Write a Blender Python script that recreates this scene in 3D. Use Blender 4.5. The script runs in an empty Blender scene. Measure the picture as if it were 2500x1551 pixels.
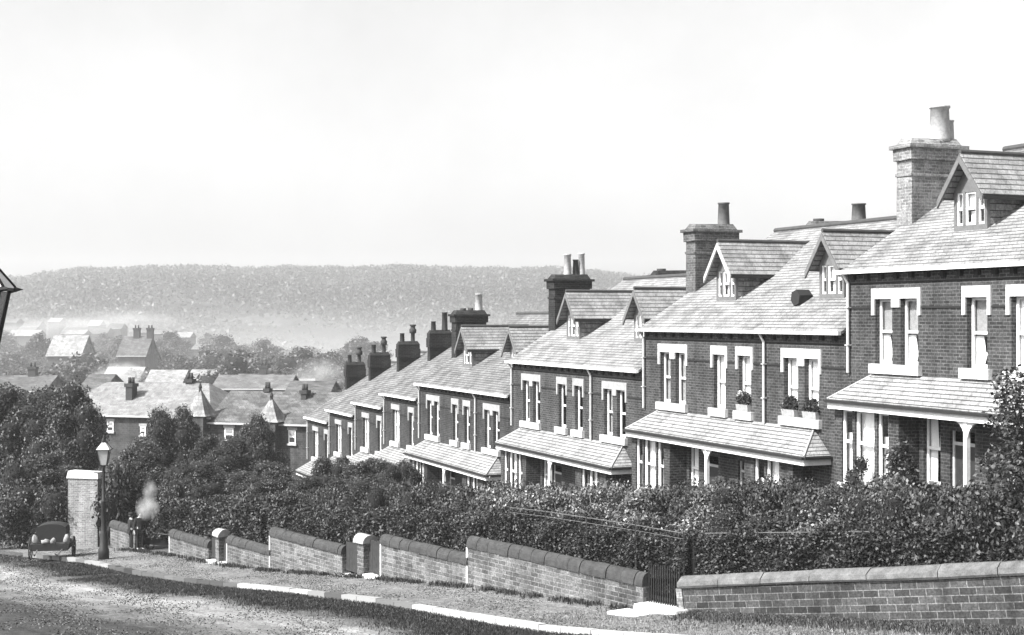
import bpy, math, random
import numpy as np
from mathutils import Vector, Matrix, noise
R = math.radians
rnd = random.Random(7)
rng = np.random.default_rng(7)
scn = bpy.context.scene
COL = scn.collection
# ---------------------------------------------------------------- camera, sky, sun, exposure
F = 3591.0; CX = 1250.0; HY = 773.0           # focal length and horizon in the photograph's 2500 px frame
cam_d = bpy.data.cameras.new("camera"); cam = bpy.data.objects.new("camera", cam_d); COL.objects.link(cam)
cam_d.lens = F / 2500 * 36; cam_d.sensor_width = 36; cam_d.clip_start = 0.1; cam_d.clip_end = 20000
cam.location = (0, 0, 0); cam.rotation_euler = (R(90), 0, 0); scn.camera = cam
SUN_EL, SUN_AZ = 45, -122                       # azimuth from +Y, negative is to the left
w = bpy.data.worlds.new("World"); scn.world = w; w.use_nodes = True
nt = w.node_tree; nt.nodes.clear()
sky = nt.nodes.new('ShaderNodeTexSky'); sky.sky_type = 'NISHITA'; sky.sun_disc = False
sky.sun_elevation = R(SUN_EL); sky.sun_rotation = R(SUN_AZ); sky.dust_density = 4; sky.air_density = 1.0
bw = nt.nodes.new('ShaderNodeRGBToBW'); bg = nt.nodes.new('ShaderNodeBackground'); wo = nt.nodes.new('ShaderNodeOutputWorld')
bg.inputs['Strength'].default_value = 0.15
nt.links.new(sky.outputs[0], bw.inputs[0]); cn = nt.nodes.new('ShaderNodeTexNoise'); cn.inputs['Scale'].default_value = 3.5; cn.inputs['Detail'].default_value = 8; cn.inputs['Roughness'].default_value = .65
ctc = nt.nodes.new('ShaderNodeTexCoord'); nt.links.new(ctc.outputs['Generated'], cn.inputs['Vector'])
cr_ = nt.nodes.new('ShaderNodeMapRange'); cr_.inputs[1].default_value = .3; cr_.inputs[2].default_value = .7; cr_.inputs[3].default_value = .86; cr_.inputs[4].default_value = 1.04; nt.links.new(cn.outputs['Fac'], cr_.inputs[0])
cm = nt.nodes.new('ShaderNodeMath'); cm.operation = 'MULTIPLY'; nt.links.new(bw.outputs[0], cm.inputs[0]); nt.links.new(cr_.outputs[0], cm.inputs[1])
nt.links.new(cm.outputs[0], bg.inputs[0]); nt.links.new(bg.outputs[0], wo.inputs[0])
sl = bpy.data.lights.new("sun", 'SUN'); so = bpy.data.objects.new("sun", sl); COL.objects.link(so)
sl.energy = 4.8; sl.angle = R(0.6); sl.color = (1.0, 0.995, 0.985)
sd = Vector((math.sin(R(SUN_AZ)) * math.cos(R(SUN_EL)), math.cos(R(SUN_AZ)) * math.cos(R(SUN_EL)), math.sin(R(SUN_EL))))
so.rotation_euler = sd.to_track_quat('Z', 'Y').to_euler(); so.location = sd * 50
scn.view_settings.view_transform = 'Standard'; scn.view_settings.look = 'None'
scn.view_settings.exposure = 1.2; scn.view_settings.gamma = 1.0
scn.cycles.max_bounces = 6; scn.cycles.volume_bounces = 0; scn.cycles.transparent_max_bounces = 16
scn.cycles.use_denoising = True

def at(px, py, Y): return Vector(((px - CX) / F * Y, Y, -(py - HY) / F * Y))
# ---------------------------------------------------------------- materials (all grey: the photograph is black and white)
def newmat(name):
    m = bpy.data.materials.new(name); m.use_nodes = True
    n = m.node_tree; n.nodes.clear()
    o = n.nodes.new('ShaderNodeOutputMaterial'); b = n.nodes.new('ShaderNodeBsdfPrincipled')
    n.links.new(b.outputs[0], o.inputs[0]); b.inputs['Specular IOR Level'].default_value = 0.25
    return m, n, b, o
def ramp(n, src, stops):
    r = n.nodes.new('ShaderNodeValToRGB'); e = r.color_ramp.elements
    while len(e) < len(stops): e.new(0.5)
    for i, (p, v) in enumerate(stops): e[i].position = p; e[i].color = (v, v, v, 1)
    n.links.new(src, r.inputs[0]); return r.outputs[0]
def noise_n(n, vec, scale, detail=4, rough=0.6):
    t = n.nodes.new('ShaderNodeTexNoise'); t.inputs['Scale'].default_value = scale
    t.inputs['Detail'].default_value = detail; t.inputs['Roughness'].default_value = rough
    if vec is not None: n.links.new(vec, t.inputs['Vector'])
    return t.outputs['Fac']
def mathn(n, op, a, b=None, c=None):
    t = n.nodes.new('ShaderNodeMath'); t.operation = op
    for i, x in enumerate((a, b, c)):
        if x is None: continue
        if isinstance(x, (int, float)): t.inputs[i].default_value = x
        else: n.links.new(x, t.inputs[i])
    return t.outputs[0]
def objc(n): return n.nodes.new('ShaderNodeTexCoord').outputs['Object']
def bump(n, b, h, strength=0.5, dist=0.02):
    t = n.nodes.new('ShaderNodeBump'); t.inputs['Strength'].default_value = strength; t.inputs['Distance'].default_value = dist
    n.links.new(h, t.inputs['Height']); n.links.new(t.outputs[0], b.inputs['Normal'])
def plain(name, v, rough=0.7, var=0.25, scale=6, bmp=0.0, spec=0.25):
    m, n, b, o = newmat(name); v1 = objc(n)
    f = mathn(n, 'ADD', mathn(n, 'MULTIPLY', noise_n(n, v1, scale, 6, 0.7), 0.6), mathn(n, 'MULTIPLY', noise_n(n, v1, scale * 9, 3, 0.7), 0.4))
    n.links.new(ramp(n, f, [(0.3, v * (1 - var)), (0.7, v * (1 + var))]), b.inputs['Base Color'])
    b.inputs['Roughness'].default_value = rough; b.inputs['Specular IOR Level'].default_value = spec
    if bmp: bump(n, b, f, bmp, 0.02)
    return m
def coursed(name, c1, c2, mortar, bw_, rh, msize, zk=1.0, var=0.35, bmp=0.6, grime=0.5, offset=0.5, rough=0.85, spec=0.2, rows=0.0):
    """bricks or slates laid in level courses: courses follow local z, length follows x+y"""
    m, n, b, o = newmat(name); v = objc(n)
    s = n.nodes.new('ShaderNodeSeparateXYZ'); n.links.new(v, s.inputs[0])
    c = n.nodes.new('ShaderNodeCombineXYZ')
    n.links.new(mathn(n, 'ADD', s.outputs[0], s.outputs[1]), c.inputs[0])
    n.links.new(mathn(n, 'MULTIPLY', s.outputs[2], zk), c.inputs[1])
    t = n.nodes.new('ShaderNodeTexBrick'); n.links.new(c.outputs[0], t.inputs['Vector'])
    t.offset = offset
    t.inputs['Scale'].default_value = 1; t.inputs['Brick Width'].default_value = bw_; t.inputs['Row Height'].default_value = rh
    t.inputs['Mortar Size'].default_value = msize; t.inputs['Mortar Smooth'].default_value = 0.3; t.inputs['Bias'].default_value = 0
    for k, x in (('Color1', c1), ('Color2', c2), ('Mortar', mortar)): t.inputs[k].default_value = (x, x, x, 1)
    big = noise_n(n, v, 0.9, 5, 0.65); fine = noise_n(n, v, 17, 5, 0.75)
    k = mathn(n, 'MULTIPLY', ramp(n, big, [(0.3, 1 - grime), (0.65, 1.15)]), ramp(n, fine, [(0.3, 1 - var), (0.72, 1 + var * 1.6)]))
    sm_ = n.nodes.new('ShaderNodeMapping'); sm_.inputs['Scale'].default_value = (2.6, 2.6, .22); n.links.new(v, sm_.inputs[0])
    k = mathn(n, 'MULTIPLY', k, ramp(n, noise_n(n, sm_.outputs[0], 1.0, 5, .7), [(.34, .62), (.52, 1.0), (.7, 1.18)]))
    rm = None
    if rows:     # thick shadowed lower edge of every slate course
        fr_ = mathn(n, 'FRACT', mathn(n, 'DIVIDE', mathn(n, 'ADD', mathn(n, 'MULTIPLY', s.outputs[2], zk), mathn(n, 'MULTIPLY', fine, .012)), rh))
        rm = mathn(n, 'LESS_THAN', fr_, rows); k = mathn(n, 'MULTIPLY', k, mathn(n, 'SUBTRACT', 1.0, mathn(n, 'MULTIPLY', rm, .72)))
    mx = n.nodes.new('ShaderNodeVectorMath'); mx.operation = 'SCALE'
    n.links.new(t.outputs['Color'], mx.inputs[0]); n.links.new(k, mx.inputs['Scale']); n.links.new(mx.outputs[0], b.inputs['Base Color'])
    b.inputs['Roughness'].default_value = rough; b.inputs['Specular IOR Level'].default_value = spec
    h = mathn(n, 'SUBTRACT', mathn(n, 'MULTIPLY', fine, 0.6), t.outputs['Fac'])
    bump(n, b, h, bmp, 0.012)
    return m
def leafmat(name, lo, hi, spec=0.3, rough=0.5):
    m, n, b, o = newmat(name)
    g = n.nodes.new('ShaderNodeNewGeometry')
    n.links.new(ramp(n, g.outputs['Random Per Island'], [(0.0, lo), (0.55, (lo + hi) * 0.42), (1.0, hi)]), b.inputs['Base Color'])
    b.inputs['Roughness'].default_value = rough; b.inputs['Specular IOR Level'].default_value = spec
    return m
M = {}
M['brick'] = coursed('brick', 0.021, 0.05, 0.08, 0.235, 0.085, 0.014, var=.6)
M['brick_black'] = coursed('brick_black', 0.008, 0.022, 0.03, 0.235, 0.085, 0.012, var=.65)
M['brick_old'] = coursed('brick_sooty', 0.016, 0.04, 0.06, 0.235, 0.085, 0.012, var=.65)
M['brick_pale'] = coursed('brick_weathered', 0.10, 0.19, 0.22, 0.235, 0.085, 0.012, var=.5, grime=.3)
M['brick_stack'] = coursed('brick_stack', 0.05, 0.10, 0.13, 0.235, 0.085, 0.012, var=.55)
M['brick_far'] = coursed('brick_far', 0.035, 0.055, 0.07, 0.3, 0.16, 0.01, var=.6)
M['brick_wall'] = coursed('garden_wall_brick', 0.055, 0.125, 0.17, 0.34, 0.125, 0.012, var=0.8)
M['brick_front'] = coursed('front_wall_brick', 0.022, 0.06, 0.13, 0.4, 0.155, 0.012, var=0.75, grime=0.75)
M['brick_dark'] = plain('brick_band', 0.016, 0.9, 0.4)
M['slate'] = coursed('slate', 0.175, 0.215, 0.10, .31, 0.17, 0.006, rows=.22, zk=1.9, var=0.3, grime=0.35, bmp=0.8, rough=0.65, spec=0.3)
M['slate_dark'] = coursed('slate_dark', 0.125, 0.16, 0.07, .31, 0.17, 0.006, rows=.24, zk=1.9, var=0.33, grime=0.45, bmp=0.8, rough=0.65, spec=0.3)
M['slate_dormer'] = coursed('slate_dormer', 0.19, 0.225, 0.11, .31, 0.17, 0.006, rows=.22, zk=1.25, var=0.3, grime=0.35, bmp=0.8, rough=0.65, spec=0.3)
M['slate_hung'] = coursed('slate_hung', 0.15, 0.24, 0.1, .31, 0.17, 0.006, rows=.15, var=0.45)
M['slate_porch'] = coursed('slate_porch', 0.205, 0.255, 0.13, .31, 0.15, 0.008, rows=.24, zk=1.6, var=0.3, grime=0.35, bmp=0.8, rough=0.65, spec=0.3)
M['slate_far'] = coursed('slate_far', 0.07, 0.11, 0.05, 0.6, 0.4, 0.02, zk=2.0, var=0.5)
M['slate_pale'] = coursed('slate_pale', 0.17, 0.26, 0.14, 0.6, 0.5, 0.02, zk=2.0, var=0.35, grime=0.4)
M['ridge'] = plain('ridge_tile', 0.05, 0.8, 0.4)
M['white'] = plain('white_paint', 0.66, 0.55, 0.25, 3)
M['cream'] = plain('cream_paint', 0.36, 0.6, 0.25)
M['stone'] = plain('pale_stone', 0.40, 0.8, 0.55, 3)
M['stone_grey'] = plain('grey_stone', 0.26, 0.85, 0.35, 5, 0.5)
M['coping'] = plain('sooty_coping', 0.04, 0.9, 0.75, 5, 0.8)
M['coping_pale'] = plain('pale_coping', 0.10, 0.9, 0.75, 3.2, 1.0)
M['iron'] = plain('black_iron', 0.02, 0.5, 0.3)
M['dark_wood'] = plain('dark_wood', 0.03, 0.8, 0.5)
M['wood_grey'] = plain('grey_wood', 0.11, 0.8, 0.4)
M['clay'] = plain('chimney_clay', 0.10, 0.8, 0.4, 8)
M['clay_dark'] = plain('sooty_clay', 0.035, 0.85, 0.5, 8)
M['clay_pale'] = plain('buff_clay', 0.33, 0.8, 0.5, 8)
M['curtain'] = plain('white_lace', 0.88, 0.9, 0.12, 14)
M['curtain_grey'] = plain('grey_blind', 0.22, 0.9, 0.3, 10)
M['door'] = plain('dark_door', 0.03, 0.4, 0.3)
M['soil'] = plain('garden_soil', 0.05, 0.95, 0.5, 3)
M['bark'] = plain('bark', 0.035, 0.9, 0.4, 8)
M['foliage_core'] = plain('inner_dark_core', 0.012, 1.0, 0.4, 8)  # solid dark core added inside foliage to block light
M['cloth_dark'] = plain('dark_cloth', 0.018, 0.95, 0.3)
M['skin'] = plain('skin', 0.35, 0.6, 0.1)
M['leaf'] = leafmat('leaf', 0.009, 0.085)
M['leaf_dark'] = leafmat('leaf_dark', 0.007, 0.06)
M['leaf_sunlit'] = leafmat('leaf_sunlit', 0.02, 0.2, 0.4, 0.4)  # sunlight on the plant tops put into a paler leaf colour
M['leaf_mid'] = leafmat('leaf_mid', 0.014, 0.10)
M['blossom'] = leafmat('blossom', 0.15, 0.75, 0.1, 0.9)
M['grass'] = leafmat('grass', 0.03, 0.3)
def glass():
    m, n, b, o = newmat('window_glass'); n.nodes.remove(b)
    t = n.nodes.new('ShaderNodeBsdfTransparent'); g = n.nodes.new('ShaderNodeBsdfGlossy'); mx = n.nodes.new('ShaderNodeMixShader')
    t.inputs[0].default_value = (0.95,) * 3 + (1,); g.inputs['Roughness'].default_value = 0.06; g.inputs[0].default_value = (0.8,) * 3 + (1,)
    fr = n.nodes.new('ShaderNodeLayerWeight'); fr.inputs[0].default_value = .5
    n.links.new(mathn(n, 'ADD', mathn(n, 'MULTIPLY', mathn(n, 'POWER', fr.outputs['Facing'], 3.0), .45), .04), mx.inputs[0]); n.links.new(t.outputs[0], mx.inputs[1]); n.links.new(g.outputs[0], mx.inputs[2]); n.links.new(mx.outputs[0], o.inputs[0])
    return m
M['glass'] = glass()
# ---------------------------------------------------------------- mesh helpers
class MB:
    def __init__(s): s.v = []; s.f = []; s.smooth = False
    def quad(s, *p):
        b = len(s.v); s.v += [tuple(q) for q in p]; s.f.append(tuple(range(b, b + len(p)))); return s
    def box(s, x0, x1, y0, y1, z0, z1):
        b = len(s.v)
        s.v += [(x, y, z) for z in (z0, z1) for y in (y0, y1) for x in (x0, x1)]
        for q in ((0, 2, 3, 1), (4, 5, 7, 6), (0, 1, 5, 4), (1, 3, 7, 5), (3, 2, 6, 7), (2, 0, 4, 6)): s.f.append(tuple(b + i for i in q))
        return s
    def hexa(s, pts):            # 8 points: bottom ring 4, top ring 4
        b = len(s.v); s.v += [tuple(p) for p in pts]
        for q in ((3, 2, 1, 0), (4, 5, 6, 7), (0, 1, 5, 4), (1, 2, 6, 5), (2, 3, 7, 6), (3, 0, 4, 7)): s.f.append(tuple(b + i for i in q))
        return s
    def slab(s, a, b_, c, d, th):  # sloping plate, top corners a b c d (counter-clockwise from above), thickness down its normal
        a, b_, c, d = map(Vector, (a, b_, c, d)); nn = (b_ - a).cross(c - a).normalized() * th
        return s.hexa([p - nn for p in (a, b_, c, d)] + [a, b_, c, d])
    def prism(s, poly, axis, t0, t1):  # polygon in the plane across `axis`
        def P(q, t):
            return {'y': (q[0], t, q[1]), 'x': (t, q[0], q[1]), 'z': (q[0], q[1], t)}[axis]
        b = len(s.v); n = len(poly)
        s.v += [P(q, t0) for q in poly] + [P(q, t1) for q in poly]
        s.f.append(tuple(b + i for i in range(n))[::-1]); s.f.append(tuple(b + n + i for i in range(n)))
        for i in range(n): j = (i + 1) % n; s.f.append((b + i, b + j, b + n + j, b + n + i))
        return s
    def tube(s, pts, rad, n=10, caps=True):
        pts = [Vector(p) for p in pts]; rr = rad if hasattr(rad, '__len__') else [rad] * len(pts)
        b = len(s.v); up = None
        for i, p in enumerate(pts):
            d = (pts[min(i + 1, len(pts) - 1)] - pts[max(i - 1, 0)]).normalized()
            if up is None: up = Vector((1, 0, 0)) if abs(d.x) < 0.9 else Vector((0, 1, 0))
            a = d.cross(up).normalized(); c = a.cross(d).normalized(); up = c
            for k in range(n):
                t = 2 * math.pi * k / n; s.v.append(tuple(p + (a * math.cos(t) + c * math.sin(t)) * rr[i]))
        for i in range(len(pts) - 1):
            for k in range(n):
                j = (k + 1) % n; s.f.append((b + i * n + k, b + i * n + j, b + (i + 1) * n + j, b + (i + 1) * n + k))
        if caps:
            s.f.append(tuple(b + k for k in range(n))[::-1]); s.f.append(tuple(b + (len(pts) - 1) * n + k for k in range(n)))
        return s
    def lathe(s, cx, cy, prof, n=12):   # profile (radius, z)
        return s.tube([(cx, cy, z + i * 1e-5) for i, (r, z) in enumerate(prof)], [r for r, z in prof], n)
    def jit(s, a, sc=1.0, seed=0):
        for i, p in enumerate(s.v):
            q = Vector(p) * sc + Vector((seed, 0, 0)); s.v[i] = tuple(Vector(p) + noise.noise_vector(q) * a)
        return s
    def build(s, name, mat, parent=None, smooth=False):
        me = bpy.data.meshes.new(name); me.from_pydata(s.v, [], s.f); me.materials.append(mat)
        if smooth: me.polygons.foreach_set('use_smooth', [True] * len(me.polygons))
        me.validate(); me.update()
        o = bpy.data.objects.new(name, me); COL.objects.link(o)
        if parent is not None: o.parent = parent
        return o
def tag(o, label, cat, group=None):
    o['label'] = label; o['category'] = cat
    if group: o['group'] = group
    return o
def thing(name, loc, rz, label, cat, group=None):
    o = bpy.data.objects.new(name, None); COL.objects.link(o); o.location = loc; o.rotation_euler = (0, 0, rz); o.empty_display_size = 0.3
    return tag(o, label, cat, group)
def struct(o, kind='structure'): o['kind'] = kind; return o
def npmesh(name, V, Fc, mats, midx=None, parent=None, smooth=False):
    me = bpy.data.meshes.new(name); nv, nf = len(V), len(Fc); k = Fc.shape[1]
    me.vertices.add(nv); me.vertices.foreach_set('co', V.astype(np.float32).ravel())
    me.loops.add(nf * k); me.loops.foreach_set('vertex_index', Fc.astype(np.int32).ravel())
    me.polygons.add(nf); me.polygons.foreach_set('loop_start', np.arange(nf, dtype=np.int32) * k)
    for m in (mats if isinstance(mats, (list, tuple)) else [mats]): me.materials.append(m)
    if midx is not None: me.polygons.foreach_set('material_index', midx.astype(np.int32))
    if smooth: me.polygons.foreach_set('use_smooth', np.ones(nf, dtype=bool))
    me.update(calc_edges=True)
    o = bpy.data.objects.new(name, me); COL.objects.link(o)
    if parent is not None: o.parent = parent
    return o
def leaf_quads(P, size, up=0.35):
    """rhombic leaf per point, random attitude biased a little upwards"""
    n = len(P); N = rng.normal(size=(n, 3)); N[:, 2] = np.abs(N[:, 2]) + up; N /= np.linalg.norm(N, axis=1)[:, None]
    A = np.cross(N, rng.normal(size=(n, 3))); A /= np.linalg.norm(A, axis=1)[:, None] + 1e-9; B = np.cross(N, A)
    s = (size * rng.uniform(0.6, 1.35, n))[:, None]
    V = np.stack([P - A * s, P + B * s * 0.55, P + A * s, P - B * s * 0.55], 1).reshape(-1, 3)
    return V, np.arange(4 * n).reshape(-1, 4)
def blob_core(cs, rs, nseg=8):
    V = []; Fc = []
    for c, r in zip(cs, rs):
        b = len(V)
        for i in range(1, nseg // 2 + 1):
            th = math.pi * i / (nseg // 2 + 1)
            for k in range(nseg):
                ph = 2 * math.pi * k / nseg
                V.append((c[0] + r[0] * math.sin(th) * math.cos(ph), c[1] + r[1] * math.sin(th) * math.sin(ph), c[2] + r[2] * math.cos(th)))
        for i in range(nseg // 2 - 1):
            for k in range(nseg):
                j = (k + 1) % nseg; Fc.append((b + i * nseg + k, b + (i + 1) * nseg + k, b + (i + 1) * nseg + j, b + i * nseg + j))
        t = [b + k for k in range(nseg)]; q = [b + (nseg // 2 - 1) * nseg + k for k in range(nseg)]
        for ring in (t, q):
            for k in range(1, nseg - 1, 2): Fc.append((ring[0], ring[k], ring[k + 1], ring[(k + 2) % nseg] if k + 2 < nseg else ring[0]))
    Fc = [f for f in Fc if len(set(f)) == 4]
    return np.array(V), np.array(Fc)
def clump_leaves(cs, rs, per, size, up=0.35):
    Ps = []
    for c, r in zip(cs, rs):
        d = rng.normal(size=(per, 3)); d /= np.linalg.norm(d, axis=1)[:, None]
        Ps.append(np.array(c) + d * np.array(r) * np.clip(rng.normal(.95, .16, (per, 1)), .5, 1.5))
    return leaf_quads(np.concatenate(Ps), size, up)
# ---------------------------------------------------------------- terrain
P1 = Vector((-1.28, 43.0)); TD = Vector((-0.588, 0.809)); WD = Vector((-0.809, -0.588))
DT = [(-60, 0.0), (-35.5, 3.95), (-20, 5.85), (-8.0, 7.29), (0, 7.87), (4.94, 8.34), (12.7, 9.16), (16.9, 9.5), (21.8, 9.78), (24.7, 10.0), (35, 11.0), (48, 12.3), (62, 13.3), (90, 14.5), (150, 19), (300, 30), (600, 38), (3000, 40)]
dtx = np.array([a for a, b in DT]); dty = np.array([b for a, b in DT])
def tw(X, Y): rx, ry = X - P1.x, Y - P1.y; return rx * TD.x + ry * TD.y, rx * WD.x + ry * WD.y
def xy(t, w_): return P1.x + TD.x * t + WD.x * w_, P1.y + TD.y * t + WD.y * w_
def zp(X, Y):
    t, w_ = tw(X, Y); d = np.interp(t, dtx, dty)
    s = 0.03 * np.clip(w_ - 3, 0, 60) + 0.1 * np.clip(w_ - 10, 0, 14)
    return -(d - s)
def zpt(X, Y): return float(zp(np.array(X), np.array(Y)))
def grid_sheet(name, xs_fn, na, nb, mat, lift):
    A, B = np.meshgrid(np.linspace(0, 1, na), np.linspace(0, 1, nb), indexing='ij')
    X, Y = xs_fn(A, B); Z = zp(X, Y) + lift(X, Y)
    V = np.stack([X, Y, Z], -1).reshape(-1, 3); i = np.arange(na * nb).reshape(na, nb)
    Fc = np.stack([i[:-1, :-1], i[1:, :-1], i[1:, 1:], i[:-1, 1:]], -1).reshape(-1, 4)
    o = npmesh(name, V, Fc, mat, smooth=True)
    return struct(o)
def groundmat(name, base, kind):
    m, n, b, o = newmat(name); g = n.nodes.new('ShaderNodeTexCoord').outputs['Object']
    mp = n.nodes.new('ShaderNodeMapping'); n.links.new(g, mp.inputs[0]); mp.inputs['Rotation'].default_value = (0, 0, -math.atan2(TD.y, TD.x))
    loc = mp.outputs[0]
    # after rotation local x runs down the road
    st = n.nodes.new('ShaderNodeMapping'); n.links.new(loc, st.inputs[0]); st.inputs['Scale'].default_value = (0.12, 1.0, 1)
    streak = noise_n(n, st.outputs[0], 1.6, 6, 0.7); fine = noise_n(n, loc, 3.5, 8, 0.85); grit = noise_n(n, loc, 14, 6, 0.9)
    f = mathn(n, 'ADD', mathn(n, 'MULTIPLY', streak, 0.3 if kind == 'road' else 0.15), mathn(n, 'MULTIPLY', fine, 0.35 if kind == 'road' else 0.45))
    f = mathn(n, 'ADD', f, mathn(n, 'MULTIPLY', grit, 0.35 if kind == 'road' else 0.4))
    col = ramp(n, f, [(0.38, base * 0.25), (0.5, base), (0.62, base * 2.2)])
    if kind == 'road':      # a dirt road: dark band beside the kerb, a pale band next, a duller band beyond
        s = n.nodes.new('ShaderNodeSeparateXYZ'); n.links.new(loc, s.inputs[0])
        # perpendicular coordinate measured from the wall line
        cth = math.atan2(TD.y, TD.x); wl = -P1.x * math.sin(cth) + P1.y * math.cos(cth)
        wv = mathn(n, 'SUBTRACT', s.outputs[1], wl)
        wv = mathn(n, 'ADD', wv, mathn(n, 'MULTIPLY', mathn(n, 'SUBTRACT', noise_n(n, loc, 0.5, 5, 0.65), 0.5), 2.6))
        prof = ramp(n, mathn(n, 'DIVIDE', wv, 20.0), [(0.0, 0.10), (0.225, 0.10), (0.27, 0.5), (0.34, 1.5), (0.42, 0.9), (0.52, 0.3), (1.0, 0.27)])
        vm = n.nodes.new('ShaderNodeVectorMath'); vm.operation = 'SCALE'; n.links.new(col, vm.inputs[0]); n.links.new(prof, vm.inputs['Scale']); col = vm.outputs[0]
    n.links.new(col, b.inputs['Base Color']); b.inputs['Roughness'].default_value = 0.95; b.inputs['Specular IOR Level'].default_value = 0.1
    bump(n, b, f, 0.9, 0.06)
    return m
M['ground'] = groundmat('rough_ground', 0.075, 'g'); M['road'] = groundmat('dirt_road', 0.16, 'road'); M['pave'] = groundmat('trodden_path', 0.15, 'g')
def polar(A, B):
    ang = (A - 0.5) * R(96); r = 0.8 * (700 / 0.8) ** B
    return r * np.sin(ang), r * np.cos(ang)
grid_sheet('ground', polar, 200, 420, M['ground'], lambda X, Y: -0.35 + 0 * X)
def strip(t0, t1, w0, w1): return lambda A, B: xy(t0 + (t1 - t0) * A, w0 + (w1 - w0) * B)
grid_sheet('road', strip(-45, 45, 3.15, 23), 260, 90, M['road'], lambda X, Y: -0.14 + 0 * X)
grid_sheet('pavement', strip(-45, 34, -0.1, 3.05), 260, 14, M['pave'], lambda X, Y: 0 * X)
grid_sheet('forecourt', strip(-45, -9.0, -16, -0.1), 120, 60, M['pave'], lambda X, Y: -0.004 + 0 * X)
# kerb of single stones
kb = MB(); kw = MB()
t = -20.0
while t < 30:
    L = rnd.uniform(0.8, 1.15); p = [xy(a, b) for a, b in ((t, 3.02), (t + L - 0.02, 3.02), (t + L - 0.02, 3.25), (t, 3.25))]
    j = rnd.uniform(-0.01, 0.02)
    (kw if t < -2.6 or 3.2 < t < 4.6 or 5.4 < t < 8.2 else kb).hexa([(x, y, zpt(x, y) - 0.2) for x, y in p[::-1]] + [(x, y, zpt(x, y) + 0.02 + j) for x, y in p[::-1]]); t += L
M['kerb'] = leafmat('kerb_stone', .03, .26, .2, .9); M['kerb_white'] = plain('whitened_kerb', .34, .9, .55, 3)
struct(kb.build('kerb', M['kerb'])); struct(kw.build('kerb', M['kerb_white']))
# ---------------------------------------------------------------- terrace frame
TH = R(21.8); UA = Vector((-math.sin(TH), math.cos(TH))); VA = Vector((math.cos(TH), math.sin(TH))); V0 = 23.0
def uv(u, v): return UA.x * u + VA.x * v, UA.y * u + VA.y * v
def house_wall(holes, x0, x1, z0, z1, y0, y1):
    """a wall plate in x/z with real openings; front face at y0"""
    mb = MB()
    xs = sorted({x0, x1, *[h[0] for h in holes], *[h[1] for h in holes]}); zs = sorted({z0, z1, *[h[2] for h in holes], *[h[3] for h in holes]})
    def hole(i, j):
        if i < 0 or j < 0 or i >= len(xs) - 1 or j >= len(zs) - 1: return True
        cx, cz = (xs[i] + xs[i + 1]) / 2, (zs[j] + zs[j + 1]) / 2
        return any(h[0] < cx < h[1] and h[2] < cz < h[3] for h in holes)
    for i in range(len(xs) - 1):
        for j in range(len(zs) - 1):
            if hole(i, j): continue
            a, b, c, d = xs[i], xs[i + 1], zs[j], zs[j + 1]
            mb.quad((a, y0, c), (b, y0, c), (b, y0, d), (a, y0, d)); mb.quad((a, y1, c), (a, y1, d), (b, y1, d), (b, y1, c))
            if hole(i - 1, j): mb.quad((a, y0, c), (a, y0, d), (a, y1, d), (a, y1, c))
            if hole(i + 1, j): mb.quad((b, y0, c), (b, y1, c), (b, y1, d), (b, y0, d))
            if hole(i, j - 1): mb.quad((a, y0, c), (a, y1, c), (b, y1, c), (b, y0, c))
            if hole(i, j + 1): mb.quad((a, y0, d), (b, y0, d), (b, y1, d), (a, y1, d))
    return mb
def sash(house, x0, x1, z0, z1, yf, style, mat='white', mid=0.5, name='window', fr=0.07, sub=True):
    """sash window filling an opening: frame as the part; glass, curtains under it"""
    mb = MB(); y0, y1 = yf, yf + 0.05
    mb.box(x0, x0 + fr, y0, y1, z0, z1); mb.box(x1 - fr, x1, y0, y1, z0, z1)
    mb.box(x0 + fr, x1 - fr, y0, y1, z1 - fr, z1); mb.box(x0 + fr, x1 - fr, y0, y1, z0, z0 + fr * 1.3)
    zm = z0 + (z1 - z0) * mid; mb.box(x0 + fr, x1 - fr, y0 - 0.02, y1, zm - 0.035, zm + 0.035)
    f = mb.build(name, M[mat], house)
    if not sub: return f
    MB().quad((x0 + fr, y0 + .025, z0 + fr), (x1 - fr, y0 + .025, z0 + fr), (x1 - fr, y0 + .025, z1 - fr), (x0 + fr, y0 + .025, z1 - fr)).build('pane', M['glass'], f)
    if style == 'none': return f
    yc = y1 + 0.05; a, b = x0 + 0.02, x1 - 0.02; wd = b - a
    c = MB()
    def drape(xa, xb, za, zb, taper):      # rippled cloth between two side edges
        n = 10
        for k in range(n):
            for (zz0, zz1, ta, tb) in ((za, (za + zb) / 2, 1.0, 0.8), ((za + zb) / 2, zb, 0.8, 1 - taper)):
                def pt(kk, z, tt): s_ = xa + (xb - xa) * (kk / n) * (2 - tt - 1 if False else tt); return (s_, yc + 0.025 * math.sin(kk * 2.1), z)
                c.quad(pt(k, zz1, ta), pt(k + 1, zz1, ta), pt(k + 1, zz0, tb), pt(k, zz0, tb))
    if style == 'blind':
        c.box(a, b, yc, yc + 0.01, z0 + (z1 - z0) * 0.45, z1); c.build('blind', M['curtain_grey'], f)
        c = MB(); drape(a, a + wd * 0.5, z1 * 0 + z0 + (z1 - z0) * 0.45, z0, -0.2); drape(b, b - wd * 0.42, z0 + (z1 - z0) * 0.45, z0, 0.1)
        c.build('curtain', M['curtain'], f)
    elif style == 'lace':
        drape(a, a + wd * 0.5, z1, z0, 0.15); drape(b, b - wd * 0.46, z1, z0, 0.4); c.build('curtain', M['curtain'], f)
    elif style == 'half':
        drape(a, b, z0 + (z1 - z0) * 0.5, z0, 0.25); c.build('curtain', M['curtain'], f)
    elif style == 'grey':
        drape(a, b, z1, z0, 0.25); c.build('curtain', M['curtain_grey'], f)
    return f
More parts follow.
